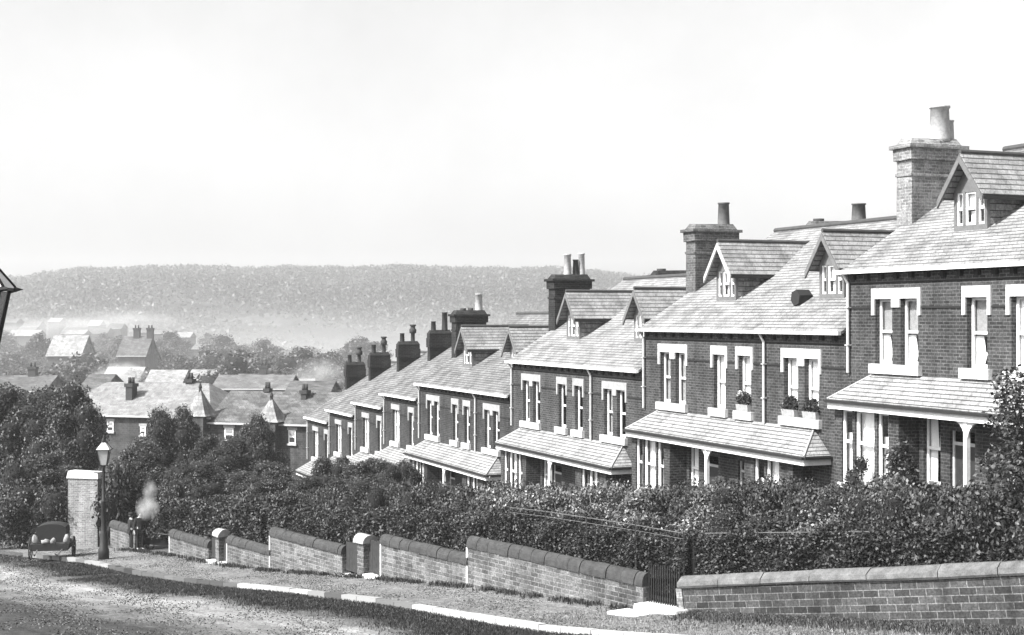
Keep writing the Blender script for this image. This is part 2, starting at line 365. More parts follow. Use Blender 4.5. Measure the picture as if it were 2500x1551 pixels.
def chimney(house, x0, x1, y0, y1, z0, ztop, mat, pots, rough=True, band=0.0):
    mb = MB(); e = 0.07
    if not rough:
        mb.box(x0, x1, y0, y1, z0, ztop - .75).box(x0 - .05, x1 + .05, y0 - .05, y1 + .05, ztop - .75, ztop - .25).box(x0 - .02, x1 + .02, y0 - .02, y1 + .02, ztop - .25, ztop)
    else: pass
    if rough: mb.box(x0, x1, y0, y1, z0, ztop - 0.42).box(x0 - e, x1 + e, y0 - e, y1 + e, ztop - 0.42, ztop - 0.1).box(x0 - 0.15, x1 + 0.15, y0 - 0.15, y1 + 0.15, ztop - 0.1, ztop)
    if band: mb.box(x0 - 0.025, x1 + 0.025, y0 - 0.025, y1 + 0.025, ztop - 0.85, ztop - 0.78)
    # mortar flaunching, uneven
    mb.hexa([(x0 - .03, y0 - .03, ztop), (x1 + .03, y0 - .03, ztop), (x1 + .03, y1 + .03, ztop), (x0 - .03, y1 + .03, ztop), (x0 + .1, y0 + .08, ztop + .2), (x1 - .1, y0 + .08, ztop + .17), (x1 - .1, y1 - .08, ztop + .22), (x0 + .1, y1 - .08, ztop + .19)])
    mb.jit(0.02, 2.3, z0)
    c = mb.build('chimney', M[mat], house)
    for (fy, h, r, pm, kind) in pots:
        cx, cy, zb = (x0 + x1) / 2, y0 + (y1 - y0) * fy, ztop + 0.12
        if kind == 'plain': pr = [(r, zb), (r * 0.97, zb + h * 0.1), (r * 0.84, zb + h * 0.93), (r * 0.96, zb + h * 0.94), (r * 0.96, zb + h), (r * 0.7, zb + h), (r * .68, zb + h - .12)]
        elif kind == 'cowl': pr = [(r, zb), (r * 0.75, zb + h * .08), (r * 0.7, zb + h * .5), (r * 1.15, zb + h * .52), (r * 1.25, zb + h * .72), (r * .8, zb + h * .8), (r * .78, zb + h * .9), (r * 1.1, zb + h * .92), (r * 1.1, zb + h), (r * .5, zb + h)]
        else: pr = [(r, zb), (r, zb + h), (r * .7, zb + h), (r * .7, zb + h - 0.05)]
        MB().lathe(cx, cy, pr, 14).build('chimney_pot', M[pm], c, True)
    return c
def dormer(house, xa, xb, E, k, trim):
    """gabled attic dormer sitting on the front slope"""
    d0, zb = 1.26, E + 0.1 + 1.26 * k; ze = E + 1.9; zr = E + 2.83; zs = ze - 0.15
    cx = (xa + xb) / 2; hw = (xb - xa) / 2
    yr = lambda z: (z - E - 0.1) / k
    dm = MB(); th = 0.09
    op = [(xa + 0.1, xa + 0.34, zb + 0.14, ze - 0.04), (xa + 0.42, xb - 0.42, zb + 0.14, ze - 0.04), (xb - 0.34, xb - 0.1, zb + 0.14, ze - 0.04)]
    w_ = house_wall(op, xa, xb, zb - 0.15, ze, d0, d0 + th); dm.v, dm.f = w_.v, w_.f
    dm.prism([(xa, ze), (xb, ze), (cx, zr - 0.12)], 'y', d0, d0 + th)
    part = dm.build('dormer', M['wood_grey'], house)
    ck = MB()
    for x in (xa, xb - 0.08): ck.prism([(d0 + th, zb - 0.15), (d0 + th, ze + 0.02), (yr(ze) + 0.2, ze + 0.02), (d0 + 0.2, zb - .15)], 'x', x, x + 0.08)
    ck.build('dormer_cheek', M['slate_hung'], part)
    rf = MB(); oh = 0.24; yf = d0 - 0.32; zl = ze - 0.17
    sl_ = (zr - zl) / (hw + oh)
    rf.slab((xa - oh, yf, zl), (cx, yf, zr), (cx, yr(zr) + 0.3, zr), (xa - oh, yr(zl) + 0.25, zl), 0.05)
    rf.slab((cx, yf, zr), (xb + oh, yf, zl), (xb + oh, yr(zl) + 0.25, zl), (cx, yr(zr) + 0.3, zr), 0.05)
    rf.build('dormer_roof', M['slate_dormer'], part)
    MB().tube([(cx, yf, zr + 0.02), (cx, yr(zr) + 0.2, zr + 0.02)], 0.06, 8).build('ridge_tile', M['ridge'], part)
    bb = MB(); a = 0.2
    for s_ in (-1, 1):
        X0, X1 = cx + s_ * (hw + oh), cx
        p = [(X0, zl - 0.04), (X0, zl - 0.04 - a), (X1, zr - 0.06 - a), (X1, zr - 0.06)]
        if s_ > 0: p = p[::-1]
        bb.prism(p, 'y', yf - 0.035, yf + 0.02)
    bb.build('bargeboard', M[trim], part)
    g = MB().box(xb + oh - 0.05, xb + oh + 0.03, yf, yr(zl) + .1, zl - 0.12, zl - 0.03); g.build('gutter', M['iron'], part)
    for i, (x0, x1, z0, z1) in enumerate(op):
        sash(part, x0, x1, z0, z1, d0 + 0.03, 'none', 'white' , 0.5, 'window_sash', 0.045, False)
    MB().quad((xa + .1, d0 + .055, zb + .14), (xb - .1, d0 + .055, zb + .14), (xb - .1, d0 + .055, ze - .05), (xa + .1, d0 + .055, ze - .05)).build('pane', M['glass'], part)
    c = MB().box(xa + .1, xb - .1, d0 + .14, d0 + .15, zb + .14 + (ze - zb) * .42, ze - .05).box(xa + 0.5, xb - 0.5, d0 + .14, d0 + .15, zb + .14, zb + .14 + (ze - zb) * .35)
    c.build('curtain', M['curtain'], part)
    return part
def window_set(house, a, b, double, E, st, linmat, boxed=False):
    """upper window: white shouldered lintel, sill, one or two sashes; returns openings"""
    zt, zb = E - 0.80, E - 2.48
    ops = [(a + .13, a + .84), (b - .84, b - .13)] if double else [(a + .15, b - .15)]
    first = None
    for i, (p, q) in enumerate(ops):
        wn = sash(house, p, q, zb, zt, 0.14, st[i % len(st)])
        first = first or wn
    l = MB().box(a, b, -0.045, 0.1, zt, zt + 0.27).box(a, a + 0.12, -0.045, 0.1, zt - 0.42, zt).box(b - 0.12, b, -0.045, 0.1, zt - 0.42, zt)
    if double: l.box((a + b) / 2 - .17, (a + b) / 2 + .17, -0.043, 0.1, zt - 0.22, zt)
    l.build('lintel', M[linmat], first)
    MB().box(a - 0.02, b + 0.02, -0.12, 0.2, zb - 0.25, zb - 0.002).build('sill', M['stone'], first)
    return [(p, q, zb, zt) for p, q in ops]
def veranda(house, xa, xb, E, sc=1.0):
    zt, zb, pr = E - 2.75, E - 3.42, 0.88
    L, Rr = xa, xb
    rf = MB(); i = 0.84
    tl, tr, bl, br = (L + i, -0.003, zt), (Rr - i, -0.003, zt), (L, -pr, zb), (Rr, -pr, zb)
    rf.slab(bl, br, tr, tl, 0.05)
    rf.quad(bl, tl, (L, -0.003, zb)); rf.quad(br, (Rr, -0.003, zb), tr)
    part = rf.build('veranda_roof', M['slate_porch'], house)
    MB().tube([tl, bl], 0.035, 6).build('hip_tile', M['stone_grey'], part); MB().tube([tr, br], 0.035, 6).build('hip_tile', M['stone_grey'], part)
    MB().box(L - .03, Rr + .03, -pr - 0.09, -pr + 0.0, zb - 0.09, zb - 0.02).box(L - .09, L - .0, -pr, 0, zb - 0.09, zb - 0.02).box(Rr, Rr + .09, -pr, 0, zb - .09, zb - .02).build('gutter', M['iron'], part)
    MB().box(L + .0, Rr - .0, -pr + 0.004, -pr + 0.06, zb - 0.25, zb - 0.06).box(L, L + 0.06, -pr + .06, 0, zb - .25, zb - .06).box(Rr - .06, Rr, -pr + .06, 0, zb - .25, zb - .06).build('fascia', M['white'], part)
    return zb - 0.25
def bay(house, x0, x1, z0, z1, lights, st, mat):
    pr = 0.62; ops = [(a, b, z0 + 0.7, z1 - 0.05) for a, b in lights]
    w_ = house_wall(ops, x0, x1, z0, z1, -pr, -pr + 0.2)
    w_.box(x0, x0 + 0.2, -pr + 0.2, 0, z0, z1).box(x1 - 0.2, x1, -pr + 0.2, 0, z0, z1)
    part = w_.build('bay', M[mat], house)
    for k, (a, b) in enumerate(lights): sash(part, a, b, z0 + 0.7, z1 - 0.05, -pr + 0.06, 'none', 'white', 0.56, 'window_sash', 0.085, False)
    (lambda a_, b_, y_, c_, d_: MB().quad((a_, y_, c_), (b_, y_, c_), (b_, y_, d_), (a_, y_, d_)))(lights[0][0], lights[-1][1], -pr + .09, z0 + .72, z1 - .06).build('pane', M['glass'], part)
    c = MB()
    for k, (a, b) in enumerate(lights):
        n = 8; zt_ = z1 - .1 if st == 'full' or k != 1 else z0 + 2.0
        for q in range(n):
            wv = (b - a) * (1 if k != 1 else 0.9)
            xa_, xb_ = a + wv * q / n, a + wv * (q + 1) / n
            c.quad((xa_, -pr + .22 + .02 * math.sin(q * 2.2), z0 + .7), (xb_, -pr + .22 + .02 * math.sin((q + 1) * 2.2), z0 + .7), (xb_, -pr + .22 + .02 * math.sin((q + 1) * 2.2), z0 + 2.0 if k != 1 else zt_), (xa_, -pr + .22 + .02 * math.sin(q * 2.2), z0 + 2.0 if k != 1 else zt_))
    c.build('curtain', M['curtain'] if st != 'greyish' else M['curtain_grey'], part)
    MB().box(lights[0][0] - .1, lights[-1][1] + .1, -pr - .06, -pr - .002, z0 + .56, z0 + .7).build('sill', M['stone'], part)
    return part
RZ = math.atan2(-math.cos(TH), math.sin(TH))
K = 0.63; DEPTH = 10.6; EH = 6.3
def terrace_house(u_left, u_right, eave, label, full=True, lin='stone', stack='brick_stack', wall='brick', slate='slate', pots=None, rear=None, st=(('blind',), ('lace',), ('lace',), ('lace',)), vent=False, gut='white', trims=('wood_grey', 'wood_grey'), ):
    W = u_left - u_right; x, y = uv(u_left, V0); E = EH
    h = thing('terrace_house', (x, y, eave - E), RZ, label, 'house', 'brick houses stepping down the hill')
    s = W / 12.02 if full else 1.0
    doors = []
    if full:
        ws = [(1.1 * s, 1.1 * s + 2.03, True), (4.67 * s, 4.67 * s + 1.02, False), (6.2 * s, 6.2 * s + 1.0, False), (8.76 * s, 8.76 * s + 2.03, True)]
        doors = [(4.2 * s, 5.1 * s), (6.3 * s, 7.2 * s)]
    else:
        ws = [(1.3, 2.75, 'w'), (4.2, 5.2, False)]
        doors = [(4.3, 5.2)]
    holes = []
    for k, (a, b, dbl) in enumerate(ws):
        if dbl == 'w':
            zt, zb = E - .8, E - 2.48
            wn = sash(h, a + .12, b - .12, zb, zt, .14, 'lace'); MB().box(a, b, -.045, .1, zt, zt + .27).build('lintel', M[lin], wn)
            MB().box(a - .02, b + .02, -.12, .2, zb - .25, zb - .002).build('sill', M['stone'], wn)
            MB().box((a + b) / 2 - .05, (a + b) / 2 + .05, .1, .139, zb, zt).build('mullion', M['white'], wn); holes.append((a + .12, b - .12, zb, zt))
        else: holes += window_set(h, a, b, dbl, E, st[k % len(st)], lin)
    for a, b in doors: holes.append((a, b, 0.1, 2.3))
    if full: holes.append((3.2 * s, 3.85 * s, 0.9, 2.7))
    house_wall(holes, 0, W - .003, -1.5, E, 0, 0.22).build('front_wall', M[wall], h)
    if full: sash(h, 3.2 * s, 3.85 * s, 0.9, 2.7, 0.1, 'lace')
    for a, b in doors:
        dr = MB().box(a, b, 0.12, 0.17, 0.1, 1.95).build('door', M['door'], h)
        MB().box(a, a + .07, .08, .12, .1, 2.3).box(b - .07, b, .08, .12, .1, 2.3).box(a + .07, b - .07, .08, .12, 1.95, 2.03).build('door_frame', M['cream'], dr)
    g = MB(); zr = E + 0.1 + K * DEPTH / 2
    for xx in (0.0, W - 0.223):
        g.prism([(0.22, -1.5), (0.22, E), (DEPTH / 2, zr - 0.12), (DEPTH, E), (DEPTH, -1.5)], 'x', xx, xx + 0.22)
    g.box(0.22, W - 0.223, DEPTH - 0.2, DEPTH, -1.5, E); g.build('party_wall', M['brick_old' if not full else wall], h)
    # roof
    r = MB(); oh = 0.2
    r.slab((-0.06, -oh, E + 0.1 - oh * K), (W - 0.01, -oh, E + 0.1 - oh * K), (W - 0.01, DEPTH / 2, zr), (-0.06, DEPTH / 2, zr), 0.07)
    r.slab((W - 0.01, DEPTH + oh, E + .1 - oh * K), (-0.06, DEPTH + oh, E + .1 - oh * K), (-0.06, DEPTH / 2, zr), (W - 0.01, DEPTH / 2, zr), 0.07)
    rf = r.build('roof', M[slate], h)
    MB().tube([(-0.08, DEPTH / 2, zr + .02), (W, DEPTH / 2, zr + .02)], 0.09, 8).build('ridge_tile', M['ridge'], rf)
    # gutter, corbels, bands, downpipe
    zg = E + 0.1 - oh * K
    gt = MB().box(-0.1, W - 0.01, -oh - 0.1, -oh - .002, zg - 0.1, zg - 0.0).build('gutter', M[gut], rf)
    cb = MB(); xx = 0.25; lo = [(0.0, E - .13)]
    while xx < W - 0.2: lo += [(xx, E - .13), (xx, E - .28), (xx + .14, E - .28), (xx + .14, E - .13)]; xx += 0.62
    lo += [(W - .01, E - .13), (W - .01, E - .04), (0.0, E - .04)]
    cb.prism(lo, 'y', -.1, -.002).build('eaves_corbels', M['brick_dark'], h)
    MB().box(0.0, W - .01, -0.025, -0.002, E - 0.40, E - 0.36).build('string_course', M['brick_dark'], h)
    cur = 0.0
    for a, b, dbl in ws:
        if a - cur > 0.1: MB().box(cur, a - .01, -0.022, -0.002, E - 1.05, E - 1.0).build('string_course', M['brick_dark'], h)
        cur = b + .01
    MB().box(cur, W - .01, -0.022, -0.002, E - 1.05, E - 1.0).build('string_course', M['brick_dark'], h)
    for xp in ([0.12, 7.9 * s] if full else [0.12]):
        p = MB().tube([(xp, -0.25, zg - .05), (xp, -0.08, zg - .35), (xp, -0.08, E - 2.75)], 0.042 if full else .035, 8)
        for q in (1.0, 2.0): p.box(xp - .07, xp + .07, -.14, -.01, E - q - .03, E - q)
        p.build('downpipe', M['cream'], h)
    if full: chimney(h, -0.3, 0.35, 1.8, 3.45, E + 0.4, E + 3.42, stack, pots or [(0.8, 0.85, 0.22, 'clay', 'plain')], band=1.0)
    else: chimney(h, -0.25, 0.2, 2.5, 3.75, E + 0.6, E + 3.15 + rnd.uniform(.0, .2), stack, pots, rough=False)
    if rear: chimney(h, -0.3, 0.35, 6.7, 9.0, E + 1.5, E + 3.65, stack, [(0.15, .15, .2, 'clay_dark', 'stub'), (0.9, 0.75, 0.28, 'clay', 'plain')])
    if full:
        dormer(h, 2.78 * s, 4.02 * s, E, K, trims[0]); dormer(h, 8.78 * s, 10.02 * s, E, K, trims[1])
        zf = veranda(h, 0.35, 11.25 * s, E)
        bay(h, 0.3, 3.05, 0.0, zf + 0.06, [(0.62, 1.1), (1.22, 2.05), (2.17, 2.65)], 'full', wall)
        bay(h, 7.7 * s, 10.3 * s, 0.0, zf + 0.06, [(8.25 * s, 8.8 * s), (8.9 * s, 9.6 * s)], 'full', wall)
        ps = MB(); xp = 5.75 * s
        ps.box(xp - .055, xp + .055, -0.82, -0.71, 0, zf)
        for sg in (-1, 1):
            for q in range(5):
                a0, a1 = q / 5 * math.pi / 2, (q + 1) / 5 * math.pi / 2
                rr = 0.42; c0 = (xp + sg * (0.05 + rr - rr * math.cos(a0)), zf - rr + rr * math.sin(a0)); c1 = (xp + sg * (.05 + rr - rr * math.cos(a1)), zf - rr + rr * math.sin(a1))
                lo = [(c0[0], c0[1]), (c1[0], c1[1]), (xp + sg * .05, c1[1]), (xp + sg * .05, c0[1])]
                if sg < 0: lo = lo[::-1]
                ps.prism(lo, 'y', -0.79, -0.74)
        ps.build('veranda_post', M['white'], h)
    else:
        zf = veranda(h, 0.35, 5.3, E); bay(h, 0.35, 2.9, 0.0, zf + .06, [(0.65, 1.15), (1.3, 2.0), (2.15, 2.6)], 'full', wall)
    if vent:
        v = MB(); cx_, cy_ = 8.05, 1.0; zc = E + .1 + K * cy_
        v.prism([(cx_ + .25 * math.cos(q * math.pi / 3 + .3), zc + .2 + .25 * math.sin(q * math.pi / 3 + .3)) for q in range(6)][::-1], 'y', cy_ - .1, cy_ + .35)
        v.build('roof_vent', M['iron'], h)
    return h
U = lambda k: k * V0
H2 = terrace_house(U(1.4465), U(0.92), 1.28, 'nearest and highest brick house, cut by the right edge, with a big pale chimney', lin='stone', stack='brick_pale', wall='brick', rear=True, pots=[(0.72, 1.0, 0.3, 'clay_pale', 'plain'), (0.9, 0.62, 0.16, 'clay_pale', 'plain')], st=(('blind', 'blind'), ('blind',), ('lace',), ('lace',)))
H3 = terrace_house(U(1.969), U(1.4465), -0.35, 'brick house second from the right edge, flower boxes on its sills, dark vent on roof', rear=True, st=(('grey', 'grey'), ('lace',), ('lace',), ('lace', 'lace')), vent=True, gut='cream', trims=('cream', 'wood_grey'))
H4 = terrace_house(U(2.5), U(1.969), -1.78, 'brick house third from the right edge, two tall pale pots together on its chimney', stack='brick_black', wall='brick', rear=True, slate='slate', pots=[(0.45, 0.95, 0.17, 'clay_pale', 'plain'), (0.68, .72, .13, 'clay_dark', 'plain'), (0.85, 1.0, 0.15, 'clay_pale', 'plain')], st=(('grey', 'none'), ('none',), ('none',), ('grey', 'none')), lin='stone_grey')
H5 = terrace_house(U(3.041), U(2.5), -3.25, 'brick house fourth from the right edge, the farthest one with dormers', stack='brick_black', wall='brick_old', slate='slate_dark', pots=[(0.3, .18, .16, 'clay_dark', 'stub'), (0.55, .2, .14, 'clay_dark', 'stub'), (0.82, 0.92, 0.2, 'clay_pale', 'plain')], st=(('none', 'grey'), ('none',), ('none',), ('grey', 'none')), lin='stone_grey')
sm = [('uppermost small house, next below the last house with dormers', 3.302, 3.041, -4.03, 'plain'), ('small brick house second in the lower run, its chimney one step down the slope', 3.547, 3.302, -4.81, 'cowl'),
      ('small brick house third in the lower run, its upper windows half hidden by tree leaves', 3.80, 3.547, -5.57, 'cowl'), ('lowest small brick house at the foot of the row, beside the facing slate roofed row', 4.04, 3.80, -6.36, 'cowl')]
for lb, a, b, e, pk in sm:
    terrace_house(U(a), U(b), e, lb, full=False, stack='brick_black', wall='brick_old', slate='slate_dark', pots=[(0.22, 0.55, .15, 'clay_dark', 'plain'), (0.74, 1.05, 0.17, 'clay_dark', pk)], lin='stone_grey', st=(('lace',), ('none',)))
# flower boxes on the second house's sills
def leafy(name, cs, rs, per, size, mats, parent, up=0.35):
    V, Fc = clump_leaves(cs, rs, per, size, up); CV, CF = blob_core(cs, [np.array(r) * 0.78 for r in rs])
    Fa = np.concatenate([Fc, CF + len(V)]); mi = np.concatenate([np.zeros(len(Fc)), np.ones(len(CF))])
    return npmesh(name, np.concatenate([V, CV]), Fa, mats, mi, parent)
for k, (xa, lb) in enumerate(((6.38, 'grey flower box with white blossoms on the single window sill left of the downpipe'), (8.92, 'grey flower box on the left end of the wide sill right of the downpipe'), (10.0, 'grey flower box on the right end of the wide sill, dark leaves spilling over'))):
    loc = H3.matrix_basis @ Vector((xa, -0.11, EH - 2.478))
    b = thing('flower_box', loc, RZ, lb, 'flower box', 'flower boxes on upper sills')
    MB().hexa([(0.02, 0, 0), (0.66, 0, 0), (0.66, .2, 0), (0.02, .2, 0), (0, -.03, .2), (0.68, -.03, .2), (0.68, .23, .2), (0, .23, .2)]).build('box', M['stone_grey'], b)
    cs = [(0.1 + 0.12 * i, 0.08, 0.28 + 0.08 * rnd.random() + (0.12 if i % 2 else 0)) for i in range(5)]
    leafy('plant', cs, [(0.13, 0.12, 0.14)] * 5, 130, 0.035, [M['leaf_dark'], M['foliage_core']], b)
    if k == 0:
        V, Fc = clump_leaves([(0.15, 0.05, 0.5), (0.35, .05, .58)], [(0.14, .1, .1)] * 2, 45, 0.04); npmesh('blossom', V, Fc, M['blossom'], None, b)
# ---------------------------------------------------------------- garden terrace (raised behind the walls)
def zg(X, Y):
    u = UA.x * X + UA.y * Y
    return -6.62 - 0.122 * (u - 39)
def zgd(X, Y):
    t_, w_ = tw(X, Y); b_ = np.clip(-w_ / 6, 0, 1); lo_ = zp(X, Y) + .78
    return lo_ + (np.maximum(zg(X, Y), lo_ - .6) - lo_) * b_
GW = []      # garden polygon as strips between the wall line and the houses
nA, nB = 100, 24
A, B = np.meshgrid(np.linspace(0, 1, nA), np.linspace(0, 1, nB), indexing='ij')
tt_ = -27 + A * 51; X0, Y0 = xy(tt_, np.where(tt_ < -9, -.22 - (-9 - tt_) * .085, -0.18)); u0 = UA.x * X0 + UA.y * Y0
X1, Y1 = uv(u0, 23.3)
Xg, Yg = X0 + (X1 - X0) * B, Y0 + (Y1 - Y0) * B
Zg = zgd(Xg, Yg)
V = np.stack([Xg, Yg, Zg], -1).reshape(-1, 3); i = np.arange(nA * nB).reshape(nA, nB)
Fc = np.stack([i[:-1, :-1], i[:-1, 1:], i[1:, 1:], i[1:, :-1]], -1).reshape(-1, 4)
struct(npmesh('garden_ground', V, Fc, M['soil'], smooth=True))
CR = Vector((4.10, 35.66)); RE = Vector((9.92, 28.5)); rd = (RE - CR).normalized(); rn = Vector((-rd.y, rd.x))
SLO = (6.28 - 4.72) / (RE - CR).length
# ---------------------------------------------------------------- garden walls, piers, gates
RT = math.atan2(-TD.y, -TD.x)        # local x runs up the road (towards the camera), local y into the gardens
def wall_seg(t_far, t_near, ztop, label, pale_end=True, cop='coping', roll=True, coph=0.3):
    x, y = xy(t_far, 0); L = t_far - t_near
    o = thing('garden_wall', (x, y, 0), RT, label, 'garden wall', 'stepped brick garden walls')
    b0 = zpt(*xy(t_far, 0)) - .5; b1 = zpt(*xy(t_near, 0)) - .5
    MB().hexa([(0, 0, b0), (L, 0, b1), (L, .3, b1), (0, .3, b0), (0, 0, ztop - coph), (L, 0, ztop - coph), (L, .3, ztop - coph), (0, .3, ztop - coph)]).build('brickwork', M['brick_wall'], o)
    c = MB()
    if roll:
        xx = -0.03; k = 0
        while xx < L:
            l = min(rnd.uniform(0.5, 0.62), L - xx + .02); n = 9; r = 0.2 + rnd.uniform(-.012, .012); dz = rnd.uniform(-.012, .012)
            pr = [(0.15 - r, ztop - coph + .002)] + [(0.15 - r * math.cos(math.pi * q / n), ztop - coph + .06 + dz + (coph - .06) * math.sin(math.pi * q / n)) for q in range(n + 1)] + [(0.15 + r, ztop - coph + .002)]
            c.prism(pr, 'x', xx, xx + l - 0.02); xx += l
        c.jit(0.012, 3)
    cp = c.build('coping', M[cop], o)
    if pale_end:      # pale strip closing the downhill end
        MB().box(-0.09, -.002, -0.02, .32, b0 + .2, ztop - coph - .001).build('end_strip', M['stone'], o)
    return o
def wz(py, px_Y): return -(py - HY) / F * px_Y
wall_seg(0.0, -7.75, -6.38, 'longest garden wall, brick with dark rounded coping, left of the iron gate', coph=.34)
wall_seg(4.9, 0.0, -6.93, 'garden wall with pale edged rounded coping stones, between the two door gates and the tall step', coph=.3)
wall_seg(12.7, 7.45, -7.6, 'plain lighter brick garden wall, left of the pier with a rough rounded cap')
wall_seg(16.3, 12.7, -8.32, 'short low garden wall right of the two dark doorways with pale steps')
wall_seg(21.8, 18.05, -8.72, 'garden wall sloping down behind the two doorways, right of the standing figures')
wall_seg(28.5, 25.6, -9.1, 'farthest garden wall, low, behind the standing figures', pale_end=False)
def pier(t, wdt, ztop, label, pale=False, capr=True):
    x, y = xy(t, 0); o = thing('gate_pier', (x, y, 0), RT, label, 'gate pier', 'brick gate piers'); b = zpt(x, y) - .5
    MB().box(-wdt / 2, wdt / 2, -.06, .34, b, ztop).build('shaft', M['brick_wall'], o)
    n = 8; c = MB(); r = wdt / 2 + .12
    for k in range(3):
        c.prism([(0.14 - .3 * math.cos(math.pi * q / n), ztop + .001 + .28 * math.sin(math.pi * q / n)) for q in range(n + 1)], 'x', -r + k * r * .667, -r + (k + 1) * r * .667 - .015)
    c.jit(.03, 3, t).build('cap', M['stone_grey'], o)
    return o
pier(6.15, 0.42, -7.35, 'squat brick pier with rough pale rounded cap between the two doorways')
pier(17.1, 0.34, -8.45, 'narrow farther brick pier between two dark doorways with pale steps')
def gate(t0, t1, ztop, label, mat='dark_wood', rails=False):
    x, y = xy(t0, 0.0); L = t0 - t1; b = zpt(x, y) + .16
    o = thing('garden_gate', (x, y, b), RT, label, 'gate', 'dark gates in the garden walls'); h = ztop - b
    m = MB(); xx = .02
    while xx < L - .05: m.box(xx, xx + (.025 if rails else .1), .12, .15, .02, h - rnd.uniform(0, .03)); xx += (.085 if rails else .108)
    m.build('palings' if rails else 'boards', M[mat], o)
    MB().box(.0, L, .152, .2, .15, .22).box(.0, L, .152, .2, h - .25, h - .18).build('rail', M[mat], o)
    return o
gate(-7.8, -9.0, -6.12, 'iron paled gate by the wall corner above two white steps', 'iron', True)
gate(5.9, 4.95, -7.2, 'dark boarded gate right of the squat pier'); gate(7.4, 6.4, -7.45, 'dark boarded gate left of the squat pier')
gate(16.9, 16.35, -8.5, 'small dark gate right of the narrow farther pier'); gate(18.0, 17.3, -8.6, 'small dark gate left of the narrow farther pier')
def step(t0, t1, w0, w1, dz, label, tilt=0):
    x, y = xy(t0, 0); L = t0 - t1; b = zpt(x, y); m = MB()
    z1_ = b + dz
    m.hexa([(0, -w1, b - .4), (L, -w1, b - .4), (L, -w0, b - .4), (0, -w0, b - .4), (0.03, -w1 + .02, z1_), (L - .05, -w1 - .02, z1_ + tilt), (L, -w0, z1_ + tilt), (0, -w0, z1_)]).jit(.012, 4, t0)
    o = m.build('doorstep', M['white_step']); o.location = (x, y, 0); o.rotation_euler = (0, 0, RT)
    return tag(o, label, 'step', 'pale steps at the gates')
M['white_step'] = plain('scoured_stone', 0.68, 0.7, 0.2, 6)
step(-7.7, -9.35, -0.3, 0.3, .2, 'upper white step at the iron gate', .06); step(-7.5, -9.2, 0.301, 1.0, .07, 'lower white step in front of the iron gate, set askew', .05)
step(5.9, 4.95, -.3, .16, .13, 'white step under the gate right of the squat pier'); step(7.45, 6.4, -.3, .2, .08, 'white step under the gate left of the squat pier')
step(16.9, 16.35, -.3, .18, .1, 'small white step right of the narrow farther pier'); step(18.0, 17.3, -.3, .18, .1, 'small white step left of the narrow farther pier')
# right-hand front wall with heavy pale coping
ang = math.atan2(rd.y, rd.x); fw = thing('front_wall', (CR.x, CR.y, 0), ang, 'long low brick wall with heavy pale stone coping across the right foreground', 'wall')
Lw = 14.0; fw.location = (CR.x, CR.y, -6.28); fw.rotation_euler = (0, -math.atan(SLO), ang)
MB().box(0, Lw, 0, .32, -2.2, -.27).build('brickwork', M['brick_front'], fw)
c = MB(); xx = -0.1
while xx < Lw:
    l = rnd.uniform(1.3, 1.9); j = rnd.uniform(-.01, .01)
    c.prism([(-.06, -.268), (-.09, -.22), (-.07, -.12 + j), (.1, 0 + j), (.22, 0 + j), (.37, -.12 + j), (.38, -.268)], 'x', xx, xx + l - .02); xx += l
c.jit(.03, 4).build('coping', M['coping_pale'], fw)
MB().box(-0.2, -.002, -.04, .36, -2.2, -.28).build('end_pier', M['brick_wall'], fw)
# ---------------------------------------------------------------- foliage
SH = []
def shrub_mesh(seed, size, mats, per=900, n=9):
    r = random.Random(seed); cs, rs = [], []
    for k in range(n):
        a = r.random() * 6.28; q = r.random() ** .5 * .62; z = .3 + r.random() * .45
        cs.append((q * math.cos(a), q * math.sin(a), z)); s_ = r.uniform(.26, .42); rs.append((s_, s_, s_ * .9))
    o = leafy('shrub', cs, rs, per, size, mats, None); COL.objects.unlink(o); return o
def tree_mesh(seed, nclump, per, size, mats, H=1.0, trunk=.28, flat=1.0):
    """unit-ish tree: crown mesh and trunk-with-limbs mesh, total height 1"""
    r = random.Random(seed); cs, rs = [], []
    for k in range(nclump):
        while True:
            p = Vector((r.uniform(-1, 1), r.uniform(-1, 1), r.uniform(-1, 1)))
            if .35 < p.length < 1: break
        s_ = r.uniform(.06, .17)
        cs.append((p.x * .34, p.y * .34, trunk + .40 + p.z * .30 * flat)); rs.append((s_, s_, s_ * .75))
    cr = leafy('crown', cs, rs, per, size, mats, None); COL.objects.unlink(cr)
    tb = MB().tube([(0, 0, -.05), (.01, 0, trunk * .6), (-.01, .01, trunk + .25), (0, 0, trunk + .5)], [.035, .028, .02, .008], 8)
    for k in range(9):
        c = cs[k * len(cs) // 9]; z0_ = trunk + r.uniform(-.05, .3)
        tb.tube([(0, 0, z0_), (c[0] * .5, c[1] * .5, (z0_ + c[2]) / 2 + .02), c], [.013, .009, .004], 5)
    tr = tb.build('trunk', M['bark']); COL.objects.unlink(tr)
    return cr, tr
def put(proto, name, loc, sc, rz, label, cat, group):
    o = proto.copy(); o.name = name; COL.objects.link(o); o.location = loc; o.scale = sc; o.rotation_euler = (0, 0, rz); return tag(o, label, cat, group)
def put_tree(pair, loc, H, Wd, rz, label, group, name='tree'):
    e = thing(name, loc, rz, label, 'tree', group)
    for p, n_ in zip(pair, ('crown', 'trunk')):
        o = p.copy(); COL.objects.link(o); o.name = n_; o.parent = e; o.scale = (Wd, Wd, H)
    return e
shr = [shrub_mesh(i, (.028, .036, .046)[i], [M['leaf'], M['foliage_core']]) for i in range(3)]
shb = [shrub_mesh(20 + i, .038, [M['leaf_sunlit'], M['foliage_core']]) for i in range(2)]
shd = [shrub_mesh(30 + i, (.028, .046)[i], [M['leaf_dark'], M['foliage_core']]) for i in range(2)]
